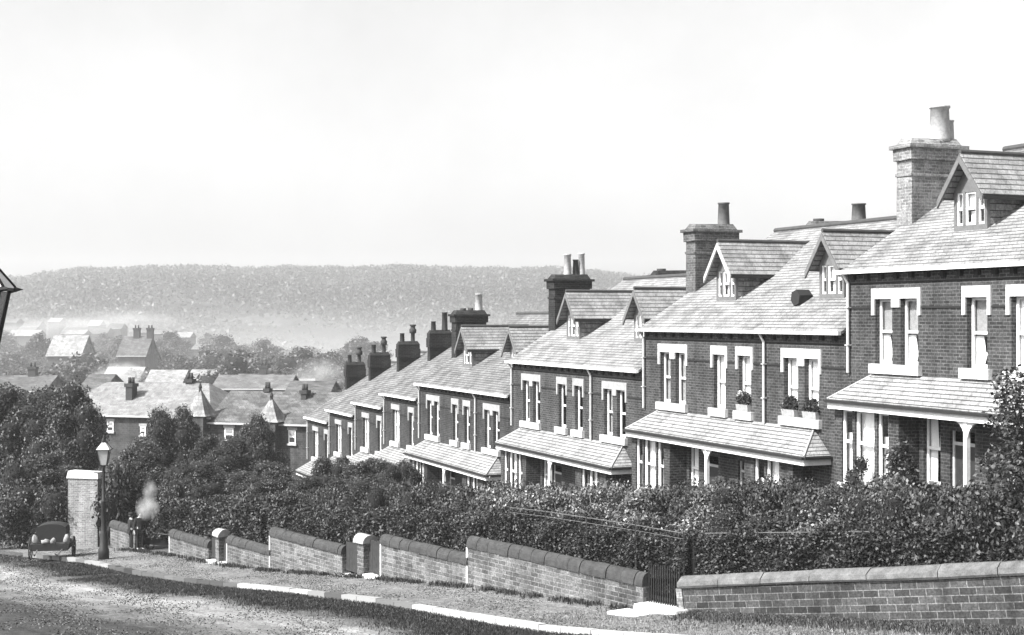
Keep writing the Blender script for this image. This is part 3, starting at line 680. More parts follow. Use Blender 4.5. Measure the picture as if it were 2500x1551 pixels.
def hedge(path, width, ztop, label, mats, size=.042, dens=1700, zb=None, side=1, name='hedge'):
    """trimmed hedge along a polyline; leaves over top, front, back"""
    Ps = []; core = MB()
    for (a, za), (b, zb_) in zip(path[:-1], path[1:]):
        a = Vector(a); b = Vector(b); L = (b - a).length; d = (b - a) / L; n_ = Vector((-d.y, d.x)) * side
        z0 = za - ztop[0] if zb is None else zb
        for face in ('front', 'top', 'back'):
            hgt = 1.4
            k = int(L * (width if face == 'top' else hgt) * dens * (0.5 if face == 'back' else 1))
            s_ = rng.uniform(0, L, k); q = rng.uniform(0, 1, k); z_top = za + (zb_ - za) * s_ / L
            bumpy = .12 * np.sin(s_ * 2.3 + a.x) + .08 * np.sin(s_ * 5.1)
            if face == 'top': off = q * width; z = z_top + bumpy + rng.normal(0, .05, k)
            else: off = (0 if face == 'front' else width) + rng.normal(0, .06, k) + .08 * np.sin(s_ * 3.3 + q * 4); z = z_top + bumpy * (1 - q) - q * hgt
            Ps.append(np.stack([a.x + d.x * s_ + n_.x * off, a.y + d.y * s_ + n_.y * off, z], 1))
        p = [a + n_ * .1, b + n_ * .1, b + n_ * (width - .1), a + n_ * (width - .1)]
        if side < 0: p = p[::-1]
        zz = {0: za, 1: zb_, 2: zb_, 3: za}; order = [0, 1, 2, 3] if side > 0 else [3, 2, 1, 0]
        core.hexa([(q_.x, q_.y, zz[order[i]] - 1.7) for i, q_ in enumerate(p)] + [(q_.x, q_.y, zz[order[i]] - .12) for i, q_ in enumerate(p)])  # unseen dark core added so light stops inside the hedge
    P = np.concatenate(Ps); V, Fc = leaf_quads(P, size)
    CV = np.array(core.v); CF = np.array(core.f)
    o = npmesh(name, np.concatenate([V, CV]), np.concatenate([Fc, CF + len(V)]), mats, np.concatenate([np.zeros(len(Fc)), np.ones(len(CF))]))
    return tag(o, label, 'hedge', 'dark garden hedges')
def pw(t_, w_): return xy(t_, w_)
HM = [M['leaf_dark'], M['foliage_core']]
q0 = CR + rn * .45; q1 = RE + rd * 4 + rn * .45
hedge([(q0, -5.4), (q1, -4.2 + .6)], 1.3, (0,), 'long dark clipped hedge directly behind the pale coping in the right foreground', [M['leaf_dark'], M['foliage_core']], dens=2000)
hedge([(pw(-.2, -.5), -5.75), (pw(-8.9, -.5), -5.45)], 1.2, (0,), 'dark overgrown hedge behind the longest garden wall', HM, dens=1800)
hedge([(pw(5.5, -.5), -6.4), (pw(-.1, -.5), -6.1)], 1.2, (0,), 'dark hedge behind the wall with pale edged coping stones', HM, dens=1500)
hedge([(pw(14, -.5), -7.2), (pw(5.6, -.5), -6.6)], 1.2, (0,), 'dark hedge behind the plain lighter brick wall', HM, dens=1300, size=.05)
hedge([(pw(27, -.6), -8.3), (pw(14.2, -.5), -7.3)], 1.3, (0,), 'dark hedge above the farthest garden walls', HM, dens=900, size=.065)
# cross hedges between the gardens and shrubs filling them
n = 0
places = ['beside the iron gate', 'under the veranda', 'behind the long clipped hedge', 'in front of a bay window', 'by the garden boundary']
for uu in np.arange(19, 66, 1.25):
    x_w = None
    for vv in np.arange(13.5, 22.4, 1.15):
        X, Y = uv(uu + rnd.uniform(-.4, .4), vv + rnd.uniform(-.35, .35)); t_, w_ = tw(X, Y)
        if w_ > -1.6: continue
        if t_ < -9 and (Vector((X, Y)) - CR).dot(rn) < 1.9: continue
        px = CX + F * X / Y
        if px > 2700 or Y < 26: continue
        z0 = float(zgd(X, Y))
        # tops follow the plant line in front of the ground-floor windows
        top = -(1196 + rnd.uniform(-14, 20) - HY) / F * Y
        if uu > 56: top = z0 + rnd.uniform(1.3, 2.0)
        if px > 1900: top += .12
        top = min(top, z0 + 3.3); h_ = max(0.7, top - z0) if w_ < -3.5 else rnd.uniform(1.0, 1.3)
        vv_h = min(h_, 3.1)
        bright = (1200 < px < 1800 and -6.5 < w_ < -1.5 and rnd.random() < .6) or (px > 1850 and rnd.random() < .2)
        pr_ = rnd.choice(shb) if bright else rnd.choice(shr + shd)
        s_ = rnd.uniform(1.05, 1.3)
        put(pr_, 'shrub', (X, Y, z0 - .05), (s_, s_, vv_h / .98), rnd.random() * 6.28, 'shrub painted in pale sunlit leaf tones in the crowded front gardens' if bright else 'dark leaved shrub in the crowded front gardens', 'shrub', 'shrubs painted sunlit in the front gardens' if bright else 'dark shrubs in the front gardens'); n += 1
for k, uu in enumerate(np.arange(22.5, 34.5, .62)):
    X, Y = uv(uu + rnd.uniform(-.2, .2), 20.9 + rnd.uniform(-.4, .3)); z0 = float(zgd(X, Y)); top = -(1190 + rnd.uniform(-12, 14) - HY) / F * Y
    s_ = rnd.uniform(1.0, 1.25); put(rnd.choice(shr + shd), 'shrub', (X, Y, z0 - .05), (s_, s_, max(.8, top - z0) / .98), rnd.random() * 6.28, 'dark leaved shrub in the crowded front gardens', 'shrub', 'dark shrubs in the front gardens')

# wire fence over the hedges
def wire_fence(path, label):
    o = thing('wire_fence', (0, 0, 0), 0, label, 'fence')
    P = [Vector(p) for p in path]; m = MB().tube(P, .009, 5).tube([p - Vector((0, 0, .14)) for p in P], .006, 5); m.build('wire', M['wood_grey'], o)
    for p in P: MB().box(p.x - .02, p.x + .02, p.y - .02, p.y + .02, p.z - 1.4, p.z + .03).build('post', M['dark_wood'], o)
    return o
wire_fence([(*pw(t_, -.4), z_) for t_, z_ in ((-1.5, -5.42), (-3.2, -5.36), (-5, -5.33), (-7, -5.3), (-8.8, -5.3))], 'thin pale wire fence showing above the hedge beside the iron gate')
wire_fence([(*(CR + rd * q + rn * .5), -5.28 + q * SLO * .72) for q in (.3, 2, 3.6, 5.2)], 'thin pale wire fence along the top of the right foreground hedge')
# big bush at the right edge and climbers
cs, rs = [], []
for k in range(42):
    px_, py_ = rnd.uniform(2385, 2680), rnd.uniform(890, 1260)
    if px_ < 2385 + abs(py_ - 1130) * .32 + 20: px_ += 80
    p = at(px_, py_, rnd.uniform(28.9, 30.6)); cs.append(tuple(p)); s_ = rnd.uniform(.25, .5); rs.append((s_, s_, s_ * .85))
base = at(2560, 1330, 30.0); cs = [tuple(Vector(c) - base) for c in cs]
tb = thing('tall_shrub', base, 0, 'tall loose leaved shrub at the right edge, overhanging the nearest veranda roof', 'shrub')
V, Fc = clump_leaves(cs, rs, 230, .05); npmesh('crown', V, Fc, M['leaf'], None, tb)
st = MB()
for c in cs[::3]: st.tube([(0, 0, -1.2), (c[0] * .3, c[1] * .3, c[2] * .45), c], [.06, .035, .012], 6)
st.build('stem', M['bark'], tb)
cs = [(rnd.uniform(-.5, .5), rnd.uniform(-.15, .1), rnd.uniform(0, 2.1)) for k in range(14)]
cl = thing('climbing_plant', uv(U(1.4465) - 3.4, V0 - .9) + (-5.05,), RZ, 'dark climber growing up beside the nearest bay window', 'climber')
leafy('foliage', cs, [(.22, .18, .24)] * 14, 150, .05, [M['leaf'], M['foliage_core']], cl)
cs = [(rnd.uniform(-.3, .3), rnd.uniform(-.15, .1), rnd.uniform(0, 1.5)) for k in range(8)]
cl = thing('climbing_plant', uv(U(1.4465) - 1.7, V0 - .85) + (-5.05,), RZ, 'leafy plant in front of the middle light of the nearest bay window', 'climber')
leafy('foliage', cs, [(.2, .16, .22)] * 8, 130, .05, [M['leaf'], M['foliage_core']], cl)
# trees: near types
TA = tree_mesh(1, 60, 620, .0105, [M['leaf_dark'], M['foliage_core']]); TB = tree_mesh(2, 54, 620, .011, [M['leaf_mid'], M['foliage_core']], flat=1.1); TC = tree_mesh(3, 44, 520, .013, [M['leaf'], M['foliage_core']], trunk=.2)
# TBL = tree_mesh(9, 30, 380, .014, [M['blossom'], M['twig']], trunk=.0, flat=1.4)
def tree_px(pair, px, top, Y, wpx, label, group='trees below the houses', zbase=None, name='tree'):
    p = at(px, top, Y); zb = zpt(p.x, p.y) if zbase is None else zbase
    H = (p.z - zb) / .98; Wd = wpx / F * Y / .80
    return put_tree(pair, (p.x, p.y, zb), H, Wd, rnd.random() * 6.28, label, group, name)
def bush_px(px, top, Y, wpx, label):
    p = at(px, top, Y); zb = zpt(p.x, p.y); H = p.z - zb; W_ = wpx / F * Y / 1.8
    put(rnd.choice(shd), 'bush', (p.x, p.y, zb - .1), (W_, W_ * .8, H / .95), rnd.random() * 6.28, label, 'bush', 'dark bushes at the left')
tree_px(TC, 905, 1100, 72, 150, 'small garden tree hiding the lower walls, right of the pale veranda roof'); tree_px(TC, 815, 1090, 75, 110, 'thin leaved young tree whose branches cross the pale veranda roof'); tree_px(TA, 985, 1130, 70, 110, 'dark bushy tree left of the fourth house veranda')
tree_px(TC, 1110, 1165, 62, 110, 'rounded bush just above the wall hedges, below the fourth house')
tree_px(TA, 60, 950, 84, 250, 'large dark tree at the left edge'); tree_px(TB, 175, 965, 80, 190, 'broad dark tree in front of the slate roofed row, left of its first window'); tree_px(TB, 120, 1120, 76, 170, 'dark tree rising behind the cart')
tree_px(TA, 420, 1000, 90, 150, 'tall dark tree in front of the gap between the two facing roofs'); tree_px(TB, 350, 1090, 78, 180, 'round dark tree right of the street lamp'); tree_px(TA, 540, 1065, 84, 170, 'dark tree under the pale upstairs window of the facing row')
tree_px(TB, 630, 1030, 88, 120, 'dark tree between the turret and the lit window of the facing row'); tree_px(TA, 480, 1130, 74, 190, 'spreading dark tree above the farther doorways'); tree_px(TB, 650, 1140, 72, 180, 'dark tree above the plain lighter garden wall'); tree_px(TA, 760, 1165, 68, 150, 'dark bushy tree left of the small houses verandas'); bush_px(300, 1150, 69, 170, 'dark bush between lamp post and standing figures')
bush_px(70, 1195, 70, 240, 'wide dark bush directly behind the cart'); bush_px(200, 1240, 74, 150, 'dark bush behind the tall wall end'); bush_px(20, 1130, 76, 200, 'tall dark bush at the left edge above the cart'); tree_px(TC, 560, 1190, 66, 130, 'low leafy bush over the short garden wall'); bush_px(440, 1180, 68, 170, 'low dark bush right of the pale smoke'); tree_px(TA, 850, 1170, 64, 150, 'low dark bush above the squat pier')
# ---------------------------------------------------------------- facing row and farther houses
def simple_house(name, label, loc, rz, W, D, H, rise, wall, roof, wins=(), chs=(), group=None, sub=True, hip=0.0):
    h = thing(name, loc, rz, label, 'house', group)
    MB().box(0, W, 0, D, -4, H).build('wall', M[wall], h)
    r = MB(); o = .25; zr = H + rise; k = rise / (D / 2)
    a, b = hip, W - hip
    r.slab((-o, -o, H - o * k), (W + o, -o, H - o * k), (b + (o if not hip else 0), D / 2, zr), (a - (o if not hip else 0), D / 2, zr), .1)
    r.slab((W + o, D + o, H - o * k), (-o, D + o, H - o * k), (a - (o if not hip else 0), D / 2, zr), (b + (o if not hip else 0), D / 2, zr), .1)
    if hip:
        r.quad((-o, D + o, H - o * k), (-o, -o, H - o * k), (a, D / 2, zr)); r.quad((W + o, -o, H - o * k), (W + o, D + o, H - o * k), (b, D / 2, zr))
    else:
        r.prism([(.0, H), (D, H), (D / 2, zr - .1)], 'x', 0.01, W - .01)
    rf = r.build('roof', M[roof], h)
    if sub:
        MB().box(-o, W + o, -o - .1, -o - .003, H - o * k - .12, H - o * k).build('gutter', M['cream'], rf)
    for (x, z, w_, hh) in wins:
        f = MB().box(x, x + w_, -.05, -.002, z, z + hh).build('window', M['white'], h)
        for q in (0, 1): MB().box(x + .09, x + w_ - .09, -.075, -.052, z + .1 + q * hh / 2, z + hh / 2 * (q + 1) - .06).build('pane', M['curtain_grey' if q else 'door'], f)
        MB().box(x - .08, x + w_ + .08, -.14, -.002, z - .14, z - .002).build('sill', M['stone'], f)
        MB().box(x - .1, x + w_ + .1, -.06, -.002, z + hh + .002, z + hh + .2).build('lintel', M['stone_grey'], f)
    for (x, y, w_, d_, zt, mt) in chs:
        c = MB().box(x, x + w_, y, y + d_, H, H + zt - .25).box(x - .08, x + w_ + .08, y - .08, y + d_ + .08, H + zt - .25, H + zt).build('chimney', M[mt], h)
        for q in (.25, .75): MB().lathe(x + w_ * q, y + d_ / 2, [(.14, H + zt), (.11, H + zt + .45), (.07, H + zt + .45)], 8).build('chimney_pot', M['clay_dark'], c, True)
    return h
rzr = math.atan2(-.3, .954)
def rowpt(s): return Vector((-14.3 - .954 * s, 103 + .3 * s, 0))
# second section: px 510..790 ; first section: px 130..510
s_of = lambda px: ((-(px - CX) / F) * 103 - 14.3) / (.954 - (-(px - CX) / F) * .3)
sA, sB, sC = s_of(512), s_of(800), s_of(128)
pA = rowpt(sA); pC = rowpt(sC)
S2 = simple_house('facing_house', 'facing slate roofed house at the foot of the hill, right hand of the pair', (pA.x, pA.y, -13.6), rzr, sA - sB, 7.2, 6.25, 1.95, 'brick_far', 'slate_far',
    wins=[((s_of(512) - s_of(px)), 13.6 - (y2 - HY) / F * 104.5, wd / F * 104.5, (y2 - y1) / F * 104.5) for px, y1, y2, wd in ((549, 1043, 1075, 24), (705, 1045, 1077, 19), (652, 1105, 1140, 14), (674, 1105, 1140, 14))],
    chs=[(2.6, 3.4, .35, .4, 2.15, 'clay_dark'), (5.9, 2.6, .42, .6, 2.1, 'clay_dark')], group='facing row at the foot of the hill')
S1 = simple_house('facing_house', 'facing slate roofed house at the hill foot, longer left hand one with hipped end', (pC.x, pC.y, -13.6), rzr, sC - sA - .02, 7.8, 6.6, 2.1, 'brick_far', 'slate', hip=2.2,
    wins=[((s_of(128) - s_of(px)), 13.6 - (y2 - HY) / F * 108, wd / F * 108, (y2 - y1) / F * 108) for px, y1, y2, wd in ((262, 1026, 1050, 18), (343, 1036, 1056, 15), (500, 1036, 1052, 10))],
    chs=[(5.2, 1.6, .55, .7, 2.1, 'clay_dark'), (9.0, 3.7, .5, .5, 2.4, 'clay_dark')], group='facing row at the foot of the hill')
def turret(house_s, px, y_base, y_top, wpx, lb):
    s_ = s_of(px); p = rowpt(s_) ; Yt = p.y
    pr = thing('bay_turret', (p.x - .3 * .5, p.y - .954 * .5, -13.6), rzr, lb, 'turret', 'pointed turrets on the facing row')
    hw = wpx / F * Yt / 2; zb = 13.6 - (y_base - HY) / F * (Yt - 1); zt = 13.6 - (y_top - HY) / F * (Yt - 1)
    MB().box(-hw * .8, hw * .8, -hw * .4, hw * 1.8, -3, zb).build('wall', M['brick_far'], pr)
    m = MB(); a = hw * 1.1; rings = [(a, zb - .05), (a * .8, zb + .15), (a * .45, zb + (zt - zb) * .5), (.05, zt)]
    for (r0, z0_), (r1, z1_) in zip(rings[:-1], rings[1:]):
        m.hexa([(-r0, .5 - r0, z0_), (r0, .5 - r0, z0_), (r0, .5 + r0, z0_), (-r0, .5 + r0, z0_), (-r1, .5 - r1, z1_), (r1, .5 - r1, z1_), (r1, .5 + r1, z1_), (-r1, .5 + r1, z1_)])
    m.build('roof', M['slate_pale'], pr)
    MB().lathe(0, .5, [(.16, zt - .3), (.1, zt + .05), (.14, zt + .15), (.02, zt + .5)], 8).build('finial', M['iron'], pr)
turret(S1, 489, 1013, 950, 60, 'pointed pale turret roof at the joint of the two facing roofs'); turret(S2, 663, 1027, 972, 62, 'pointed pale turret roof in the middle of the right hand facing roof')
# roofs farther into the valley
far = [(-60, 106, 928, 955, 150, 'slate_far', 'long dull roof low behind the left tree'), (352, 436, 913, 946, 165, 'slate_pale', 'bright white roof behind the facing row, right of the dark chimney'), (456, 566, 911, 934, 175, 'slate_pale', 'pale roof behind the facing row, between the two turrets'),
       (572, 650, 923, 948, 160, 'slate_far', 'grey roof just left of the right turret, behind the ridge'), (684, 752, 936, 958, 155, 'slate_pale', 'small pale roof behind the right end of the facing row'), (116, 196, 823, 866, 230, 'slate_pale', 'pale roofed house among the trees on the left, without chimneys'),
       (288, 354, 826, 867, 225, 'slate_far', 'grey roofed house among the trees with two tall chimneys'), (196, 250, 926, 952, 140, 'slate_far', 'small grey roof left of the low pale roof, behind the hipped end'), (520, 700, 928, 950, 135, 'slate_dark', 'long grey terrace roof directly behind the turrets'), (700, 800, 944, 962, 128, 'slate_far', 'low roof right behind the last facing chimney'), (246, 330, 905, 938, 170, 'slate_pale', 'house under low pale roof left of the bright white roof'), (20, 90, 806, 818, 420, 'slate_pale', 'distant pale roof at the far left of the valley'),
       (150, 260, 800, 812, 450, 'slate_far', 'distant long roof beyond the two houses among trees')]
adj = ['long', 'short', 'narrow', 'wide', 'small', 'broad']
for k in range(16):
    x0_ = [5, 55, 118, 215, 262, 330, 372, 428, 470, 520, 562, 618, 668, 712, 40, 160][k]; y0_ = [778, 784, 776, 782, 790, 800, 806, 812, 842, 836, 850, 846, 858, 866, 798, 806][k]; Yk = [520, 500, 540, 480, 460, 430, 410, 400, 330, 340, 320, 320, 300, 290, 440, 430][k]
    far.append((x0_, x0_ + rnd.uniform(26, 48), y0_, y0_ + rnd.uniform(7, 11), Yk, rnd.choice(['slate_pale', 'slate_far', 'slate_dark']), '%s hazy roof far down the valley near the %s' % (adj[k % 6], ['left edge', 'left edge lamp', 'foot of the left hillside', 'smoke drifting before the hill', 'smoky patch right side', 'two chimneyed house', 'middle of the wooded valley', 'trees above the left turret', 'trees right of the left turret', 'gap between the turrets', 'trees between the turrets', 'trees above the right turret', 'trees right of the right turret', 'small houses chimneys', 'left tree crown', 'pale roofed house'][k])))
for x0, x1, y0, y1, Y, mt, lb in far:
    p = at(x0, y1, Y); W_ = (x1 - x0) / F * Y; hgt = 5.2; D = 8.0; rise = max(.8, (y1 - y0) / F * Y * 1.05 + (y0 - HY) / F * 4.0 * 1.0)
    chs = [(W_ * .35, D / 2 - .5, .9, 1.0, rise + 1.3, 'clay_dark'), (W_ * .85, D / 2 - .5, .9, 1, rise + 1.3, 'clay_dark')] if 'two tall' in lb else ([(W_ * .6, D / 2 - .4, .8, .8, rise + .9, 'clay_dark')] if 'dull' in lb or 'grey roof just' in lb else [])
    simple_house('valley_house', lb, (p.x, p.y, p.z - hgt + .2), 0, W_, D, hgt, rise, 'brick_far', mt, chs=chs, group='houses in the valley')
# valley trees
VT = [tree_mesh(40 + i, 34, 220, .02, [M['leaf_mid'], M['foliage_core']], trunk=.12) for i in range(3)]
vn = 0
spots = [(rnd.uniform(-40, 820), rnd.uniform(820, 905), rnd.uniform(170, 260)) for k in range(75)] + [(rnd.uniform(-40, 900), rnd.uniform(790, 850), rnd.uniform(260, 460)) for k in range(75)] + [(x_, rnd.uniform(905, 935), rnd.uniform(118, 145)) for x_ in (40, 150, 165, 205, 240, 560)]
for i_, (px, top, Y) in enumerate(spots):
    if Y < 260 and (100 < px < 205 or 275 < px < 365) and top < 868: top = 872
    if 340 < px < 580 and Y < 260 and top > 895: continue
    if 640 < px < 840 and Y<260: top = min(top, 850 + rnd.uniform(-10, 20))
    p = at(px, top, Y); H = min(rnd.uniform(9, 14), p.z - zpt(p.x, p.y)); H = max(H, 6)
    put_tree(rnd.choice(VT), (p.x, p.y, p.z - H), H, H * rnd.uniform(.8, 1.2), rnd.random() * 6.28, 'grey hazy tree down in the valley', 'trees down in the valley'); vn += 1
# ---------------------------------------------------------------- wooded hill across the valley
prof = [(-500, 700), (-200, 690), (0, 681), (60, 679), (130, 667), (200, 656), (270, 660), (350, 655), (500, 653), (620, 660), (700, 655), (860, 657), (940, 655), (985, 649), (1050, 656), (1150, 657), (1250, 660), (1330, 657), (1410, 660), (1480, 669), (1570, 679), (1750, 695), (2200, 720), (3000, 740)]
pxs = np.array([a for a, b in prof]); pys = np.array([b for a, b in prof])
na, nb = 900, 150
PX = np.linspace(-450, 2000, na); q = np.linspace(0, 1, nb); Yh = 480 + (1650 - 480) * q ** 1.0
zr_ = (HY - np.interp(PX, pxs, pys)) / F * 1500
V = np.zeros((na, nb, 3))
for j in range(nb):
    Y = Yh[j]; e = min(1.0, max(0, (Y - 480) / 1020)); e = e * e * (3 - 2 * e) * .45 + e * .55
    base = -34 + (zr_ + 34) * e - (max(0, Y - 1500) * .25)
    X = (PX - CX) / F * Y
    V[:, j, 0] = X; V[:, j, 1] = Y; V[:, j, 2] = base
for a in range(na):
    for j in range(nb):
        X, Y = V[a, j, 0], V[a, j, 1]
        V[a, j, 2] += 3.4 * noise.noise(Vector((X / 16, Y / 22, 0))) + 2.2 * noise.noise(Vector((X / 6.5, Y / 12, 3))) + 6 * noise.noise(Vector((X / 120, Y / 160, 7))) * (1 - q[j])
i = np.arange(na * nb).reshape(na, nb); Fc = np.stack([i[:-1, :-1], i[1:, :-1], i[1:, 1:], i[:-1, 1:]], -1).reshape(-1, 4)
m, n, b, o = newmat('wooded_hill'); g = objc(n)
f = mathn(n, 'ADD', mathn(n, 'MULTIPLY', noise_n(n, g, .011, 6, .6), .6), mathn(n, 'MULTIPLY', noise_n(n, g, .2, 6, .9), .4))
n.links.new(ramp(n, f, [(.44, .008), (.52, .016), (.62, .06)]), b.inputs['Base Color']); b.inputs['Roughness'].default_value = 1
struct(npmesh('hills', V.reshape(-1, 3), Fc, m))
# woods on the hill: clumps of foliage too many to count
ai = rng.integers(0, na, 340000); bi = rng.integers(0, nb - 1, 340000)
den = 1.6 * (V[ai, bi, 1] - 1100) / 500 + np.sin(V[ai, bi, 0] / 70 + 2 * np.sin(V[ai, bi, 1] / 130)) + np.sin(V[ai, bi, 0] / 31 + V[ai, bi, 1] / 57) + rng.normal(0, .9, 340000)
keep = (den > -1.0) & (V[ai, bi, 1] < 1520); P = V[ai[keep], bi[keep]] + rng.normal(0, 1, (keep.sum(), 3)) * np.array([2, 6, 1.0]) + np.array([0, 0, 1.2])
LV, LF = leaf_quads(P, 1.35, 0.0)
wd = npmesh('woods', LV, LF, M['leaf_dark']); wd['kind'] = 'stuff'; wd['label'] = 'hazy woods covering the far hillside'
# ---------------------------------------------------------------- street lamps
def street_lamp(loc, label, hgt=3.55, dark=False):
    o = thing('street_lamp', loc, 0.12, label, 'street lamp', 'gas street lamps')
    MB().lathe(0, 0, [(.22, -.3), (.22, .12), (.17, .2), (.15, .75), (.12, .85), (.1, .95), (.085, 2.0), (.11, 2.03), (.11, 2.1), (.075, 2.15), (.06, hgt - .12), (.09, hgt - .06), (.05, hgt)], 12).build('post', M['iron'], o, True)
    if not dark: MB().tube([(-.38, 0, hgt - .3), (.38, 0, hgt - .3)], .018, 6).build('ladder_bar', M['iron'], o)
    z = hgt; b_, t_, H = .13, .235, .62
    fr = MB()
    for sx, sy in ((-1, -1), (1, -1), (1, 1), (-1, 1)): fr.tube([(sx * b_, sy * b_, z), (sx * t_, sy * t_, z + H)], .022, 6)
    fr.box(-b_ - .02, b_ + .02, -b_ - .02, b_ + .02, z - .02, z + .02); fr.box(-t_ - .045, t_ + .045, -t_ - .045, t_ + .045, z + H, z + H + .03)
    for sx, sy in ((-1, -1), (1, -1), (1, 1), (-1, 1)): fr.tube([(sx * t_, sy * t_, z + H + .015), (sx * (t_ + .12), sy * (t_ + .1), z + H + .02)], [.045, .004], 6)
    fr.build('lantern_frame', M['iron'], o)
    g_ = MB().hexa([(-b_, -b_, z + .02), (b_, -b_, z + .02), (b_, b_, z + .02), (-b_, b_, z + .02), (-t_, -t_, z + H - .01), (t_, -t_, z + H - .01), (t_, t_, z + H - .01), (-t_, t_, z + H - .01)])
    g_.build('lantern_glass', M['lamp_glass_dark'] if dark else M['lamp_glass'], o)
    c_ = t_ + .05
    cp = MB().hexa([(-c_, -c_, z + H + .031), (c_, -c_, z + H + .031), (c_, c_, z + H + .031), (-c_, c_, z + H + .031), (-.09, -.09, z + H + .3), (.09, -.09, z + H + .3), (.09, .09, z + H + .3), (-.09, .09, z + H + .3)]); cp.build('lamp_cap', M['white'], o)
    ed = MB()
    for sx, sy in ((-1, -1), (1, -1), (1, 1), (-1, 1)): ed.tube([(sx * c_, sy * c_, z + H + .04), (sx * .09, sy * .09, z + H + .31)], .016, 5)
    ed.lathe(0, 0, [(.1, z + H + .3), (.07, z + H + .36), (.09, z + H + .42), (.03, z + H + .5), (.035, z + H + .55), (.01, z + H + .62)], 10); ed.build('finial', M['iron'], o, True)
    return o
M['lamp_glass'] = plain('milky_lamp_glass', .35, .2, .2); M['lamp_glass_dark'] = plain('sooty_lamp_glass', .05, .2, .6, 3)
p = at(253, 1346, 60); street_lamp((p.x, p.y, p.z), 'gas street lamp standing on the kerb at the lower left, white cap')
YL = 15.4; p = at(-46, 852, YL); zb = zpt(p.x, p.y) - .14; street_lamp((p.x, p.y, zb), 'close gas lamp lantern cut off by the left edge of the view', hgt=p.z - zb, dark=True)
# pale wall block by the lamp
p0 = at(166, 1345, 69); wb = thing('tall_wall', (p0.x, p0.y, zpt(p0.x, p0.y) - .4), -.25, 'tall pale brick wall end with white coping, behind the street lamp', 'wall')
hh = at(166, 1165, 69).z - (zpt(p0.x, p0.y) - .4); W_ = 80 / F * 69
MB().box(0, W_, 0, .6, -1, hh).build('brickwork', M['brick_block'] if 'brick_block' in M else M['brick_pale'], wb)
MB().hexa([(-.06, -.06, hh + .002), (W_ + .06, -.06, hh + .002), (W_ + .06, .66, hh + .002), (-.06, .66, hh + .002), (0, 0, hh + .34), (W_, 0, hh + .3), (W_, .6, hh + .3), (0, .6, hh + .34)]).build('coping', M['stone'], wb)
# ---------------------------------------------------------------- people by the wall
def skin(name, chains, mat, parent, sub=1):
    me = bpy.data.meshes.new(name); vs, es, rs = [], [], []; idx = {}
    for ch in chains:
        prev = None
        for key, r_ in ch:
            if key not in idx: idx[key] = len(vs); vs.append(key); rs.append(r_)
            if prev is not None and prev != idx[key]: es.append((prev, idx[key]))
            prev = idx[key]
    me.from_pydata(vs, es, []); me.materials.append(mat); o = bpy.data.objects.new(name, me); COL.objects.link(o)
    if parent is not None: o.parent = parent
    md = o.modifiers.new('skin', 'SKIN'); me.skin_vertices.new() if not me.skin_vertices else None
    for k, r_ in enumerate(rs): me.skin_vertices[0].data[k].radius = (r_, r_); me.skin_vertices[0].data[k].use_root = (k == 0)
    s_ = o.modifiers.new('sub', 'SUBSURF'); s_.levels = sub; s_.render_levels = sub; return o
def person(loc, rz, label, H=1.68, lean=0):
    k = H / 1.7; P = lambda x, y, z: (x * k, y * k, z * k)
    e = thing('person', loc, rz, label, 'person')
    pel, ch, nk = P(0, 0, .95), P(0, lean * .5, 1.3), P(0, lean, 1.46)
    ch_ = [[(pel, .13), (P(0, lean * .3, 1.12), .12), (ch, .15), (nk, .055), (P(0, lean - .01, 1.53), .07), (P(0, lean - .02, 1.61), .095), (P(0, lean, 1.68), .06)], [(P(0, lean - .02, 1.61), .095), (P(0, lean - .12, 1.585), .012)]]
    for s_ in (-1, 1):
        ch_.append([(pel, .13), (P(s_ * .1, 0, .88), .09), (P(s_ * .11, -.02 * s_, .5), .06), (P(s_ * .11, .02, .09), .04), (P(s_ * .12, -.16, .03), .035)])
        hnd = P(s_ * .27, -.05, .80)
        ch_.append([(ch, .15), (P(s_ * .19, lean * .5, 1.38), .065), (P(s_ * .25, .01, 1.1), .045), (P(s_ * .26, -.03, .88), .03), (hnd, .035)])
        for q, l_ in enumerate((.075, .085, .08, .065)): ch_.append([(hnd, .035), (P(s_ * .27, -.085 + q * .022, .80 - .05), .011), (P(s_ * .26, -.085 + q * .022, .77 - l_), .008)])
        ch_.append([(hnd, .035), (P(s_ * .25, -.10, .79), .012), (P(s_ * .24, -.12, .74), .009)])
    b_ = skin('body', ch_, M['skin'], e, 1)
    coat = [[(P(0, 0, .80), .17), (P(0, lean * .3, 1.1), .145), (P(0, lean * .5, 1.3), .17), (P(0, lean, 1.43), .08)]]
    for s_ in (-1, 1): coat.append([(P(0, lean * .5, 1.3), .17), (P(s_ * .19, lean * .5, 1.38), .085), (P(s_ * .25, .01, 1.1), .065), (P(s_ * .26, -.03, .88), .05)])
    skin('coat', coat, M['cloth_dark'], e, 1)
    tr = [[(P(0, 0, .93), .14)] + [(P(.105, 0, .86), .105), (P(.11, -.02, .5), .078), (P(.11, .02, .1), .06)], [(P(0, 0, .93), .14), (P(-.105, 0, .86), .105), (P(-.11, .02, .5), .078), (P(-.11, .02, .1), .06)]]
    skin('trousers', tr, M['cloth_dark'], e, 1)
    MB().lathe(0, lean * k - .01, [(.105 * k, 1.64 * k), (.125 * k, 1.69 * k), (.11 * k, 1.74 * k), (.02, 1.76 * k)], 12).box(-.06, .06, (lean - .17) * k, (lean - .08) * k, 1.65 * k, 1.665 * k).build('cap', M['cloth_dark'], e, True)
    MB().lathe(0, (lean + .015) * k, [(.085 * k, 1.56 * k), (.1 * k, 1.6 * k), (.1 * k, 1.64 * k)], 10).build('hair', M['dark_wood'], e, True)
    return e
p = at(342, 1344, 63.5); z_ = zpt(p.x, p.y); person((p.x, p.y, z_), .5, 'person in dark coat and cap standing nearer the wall opening, below the pale smoke')
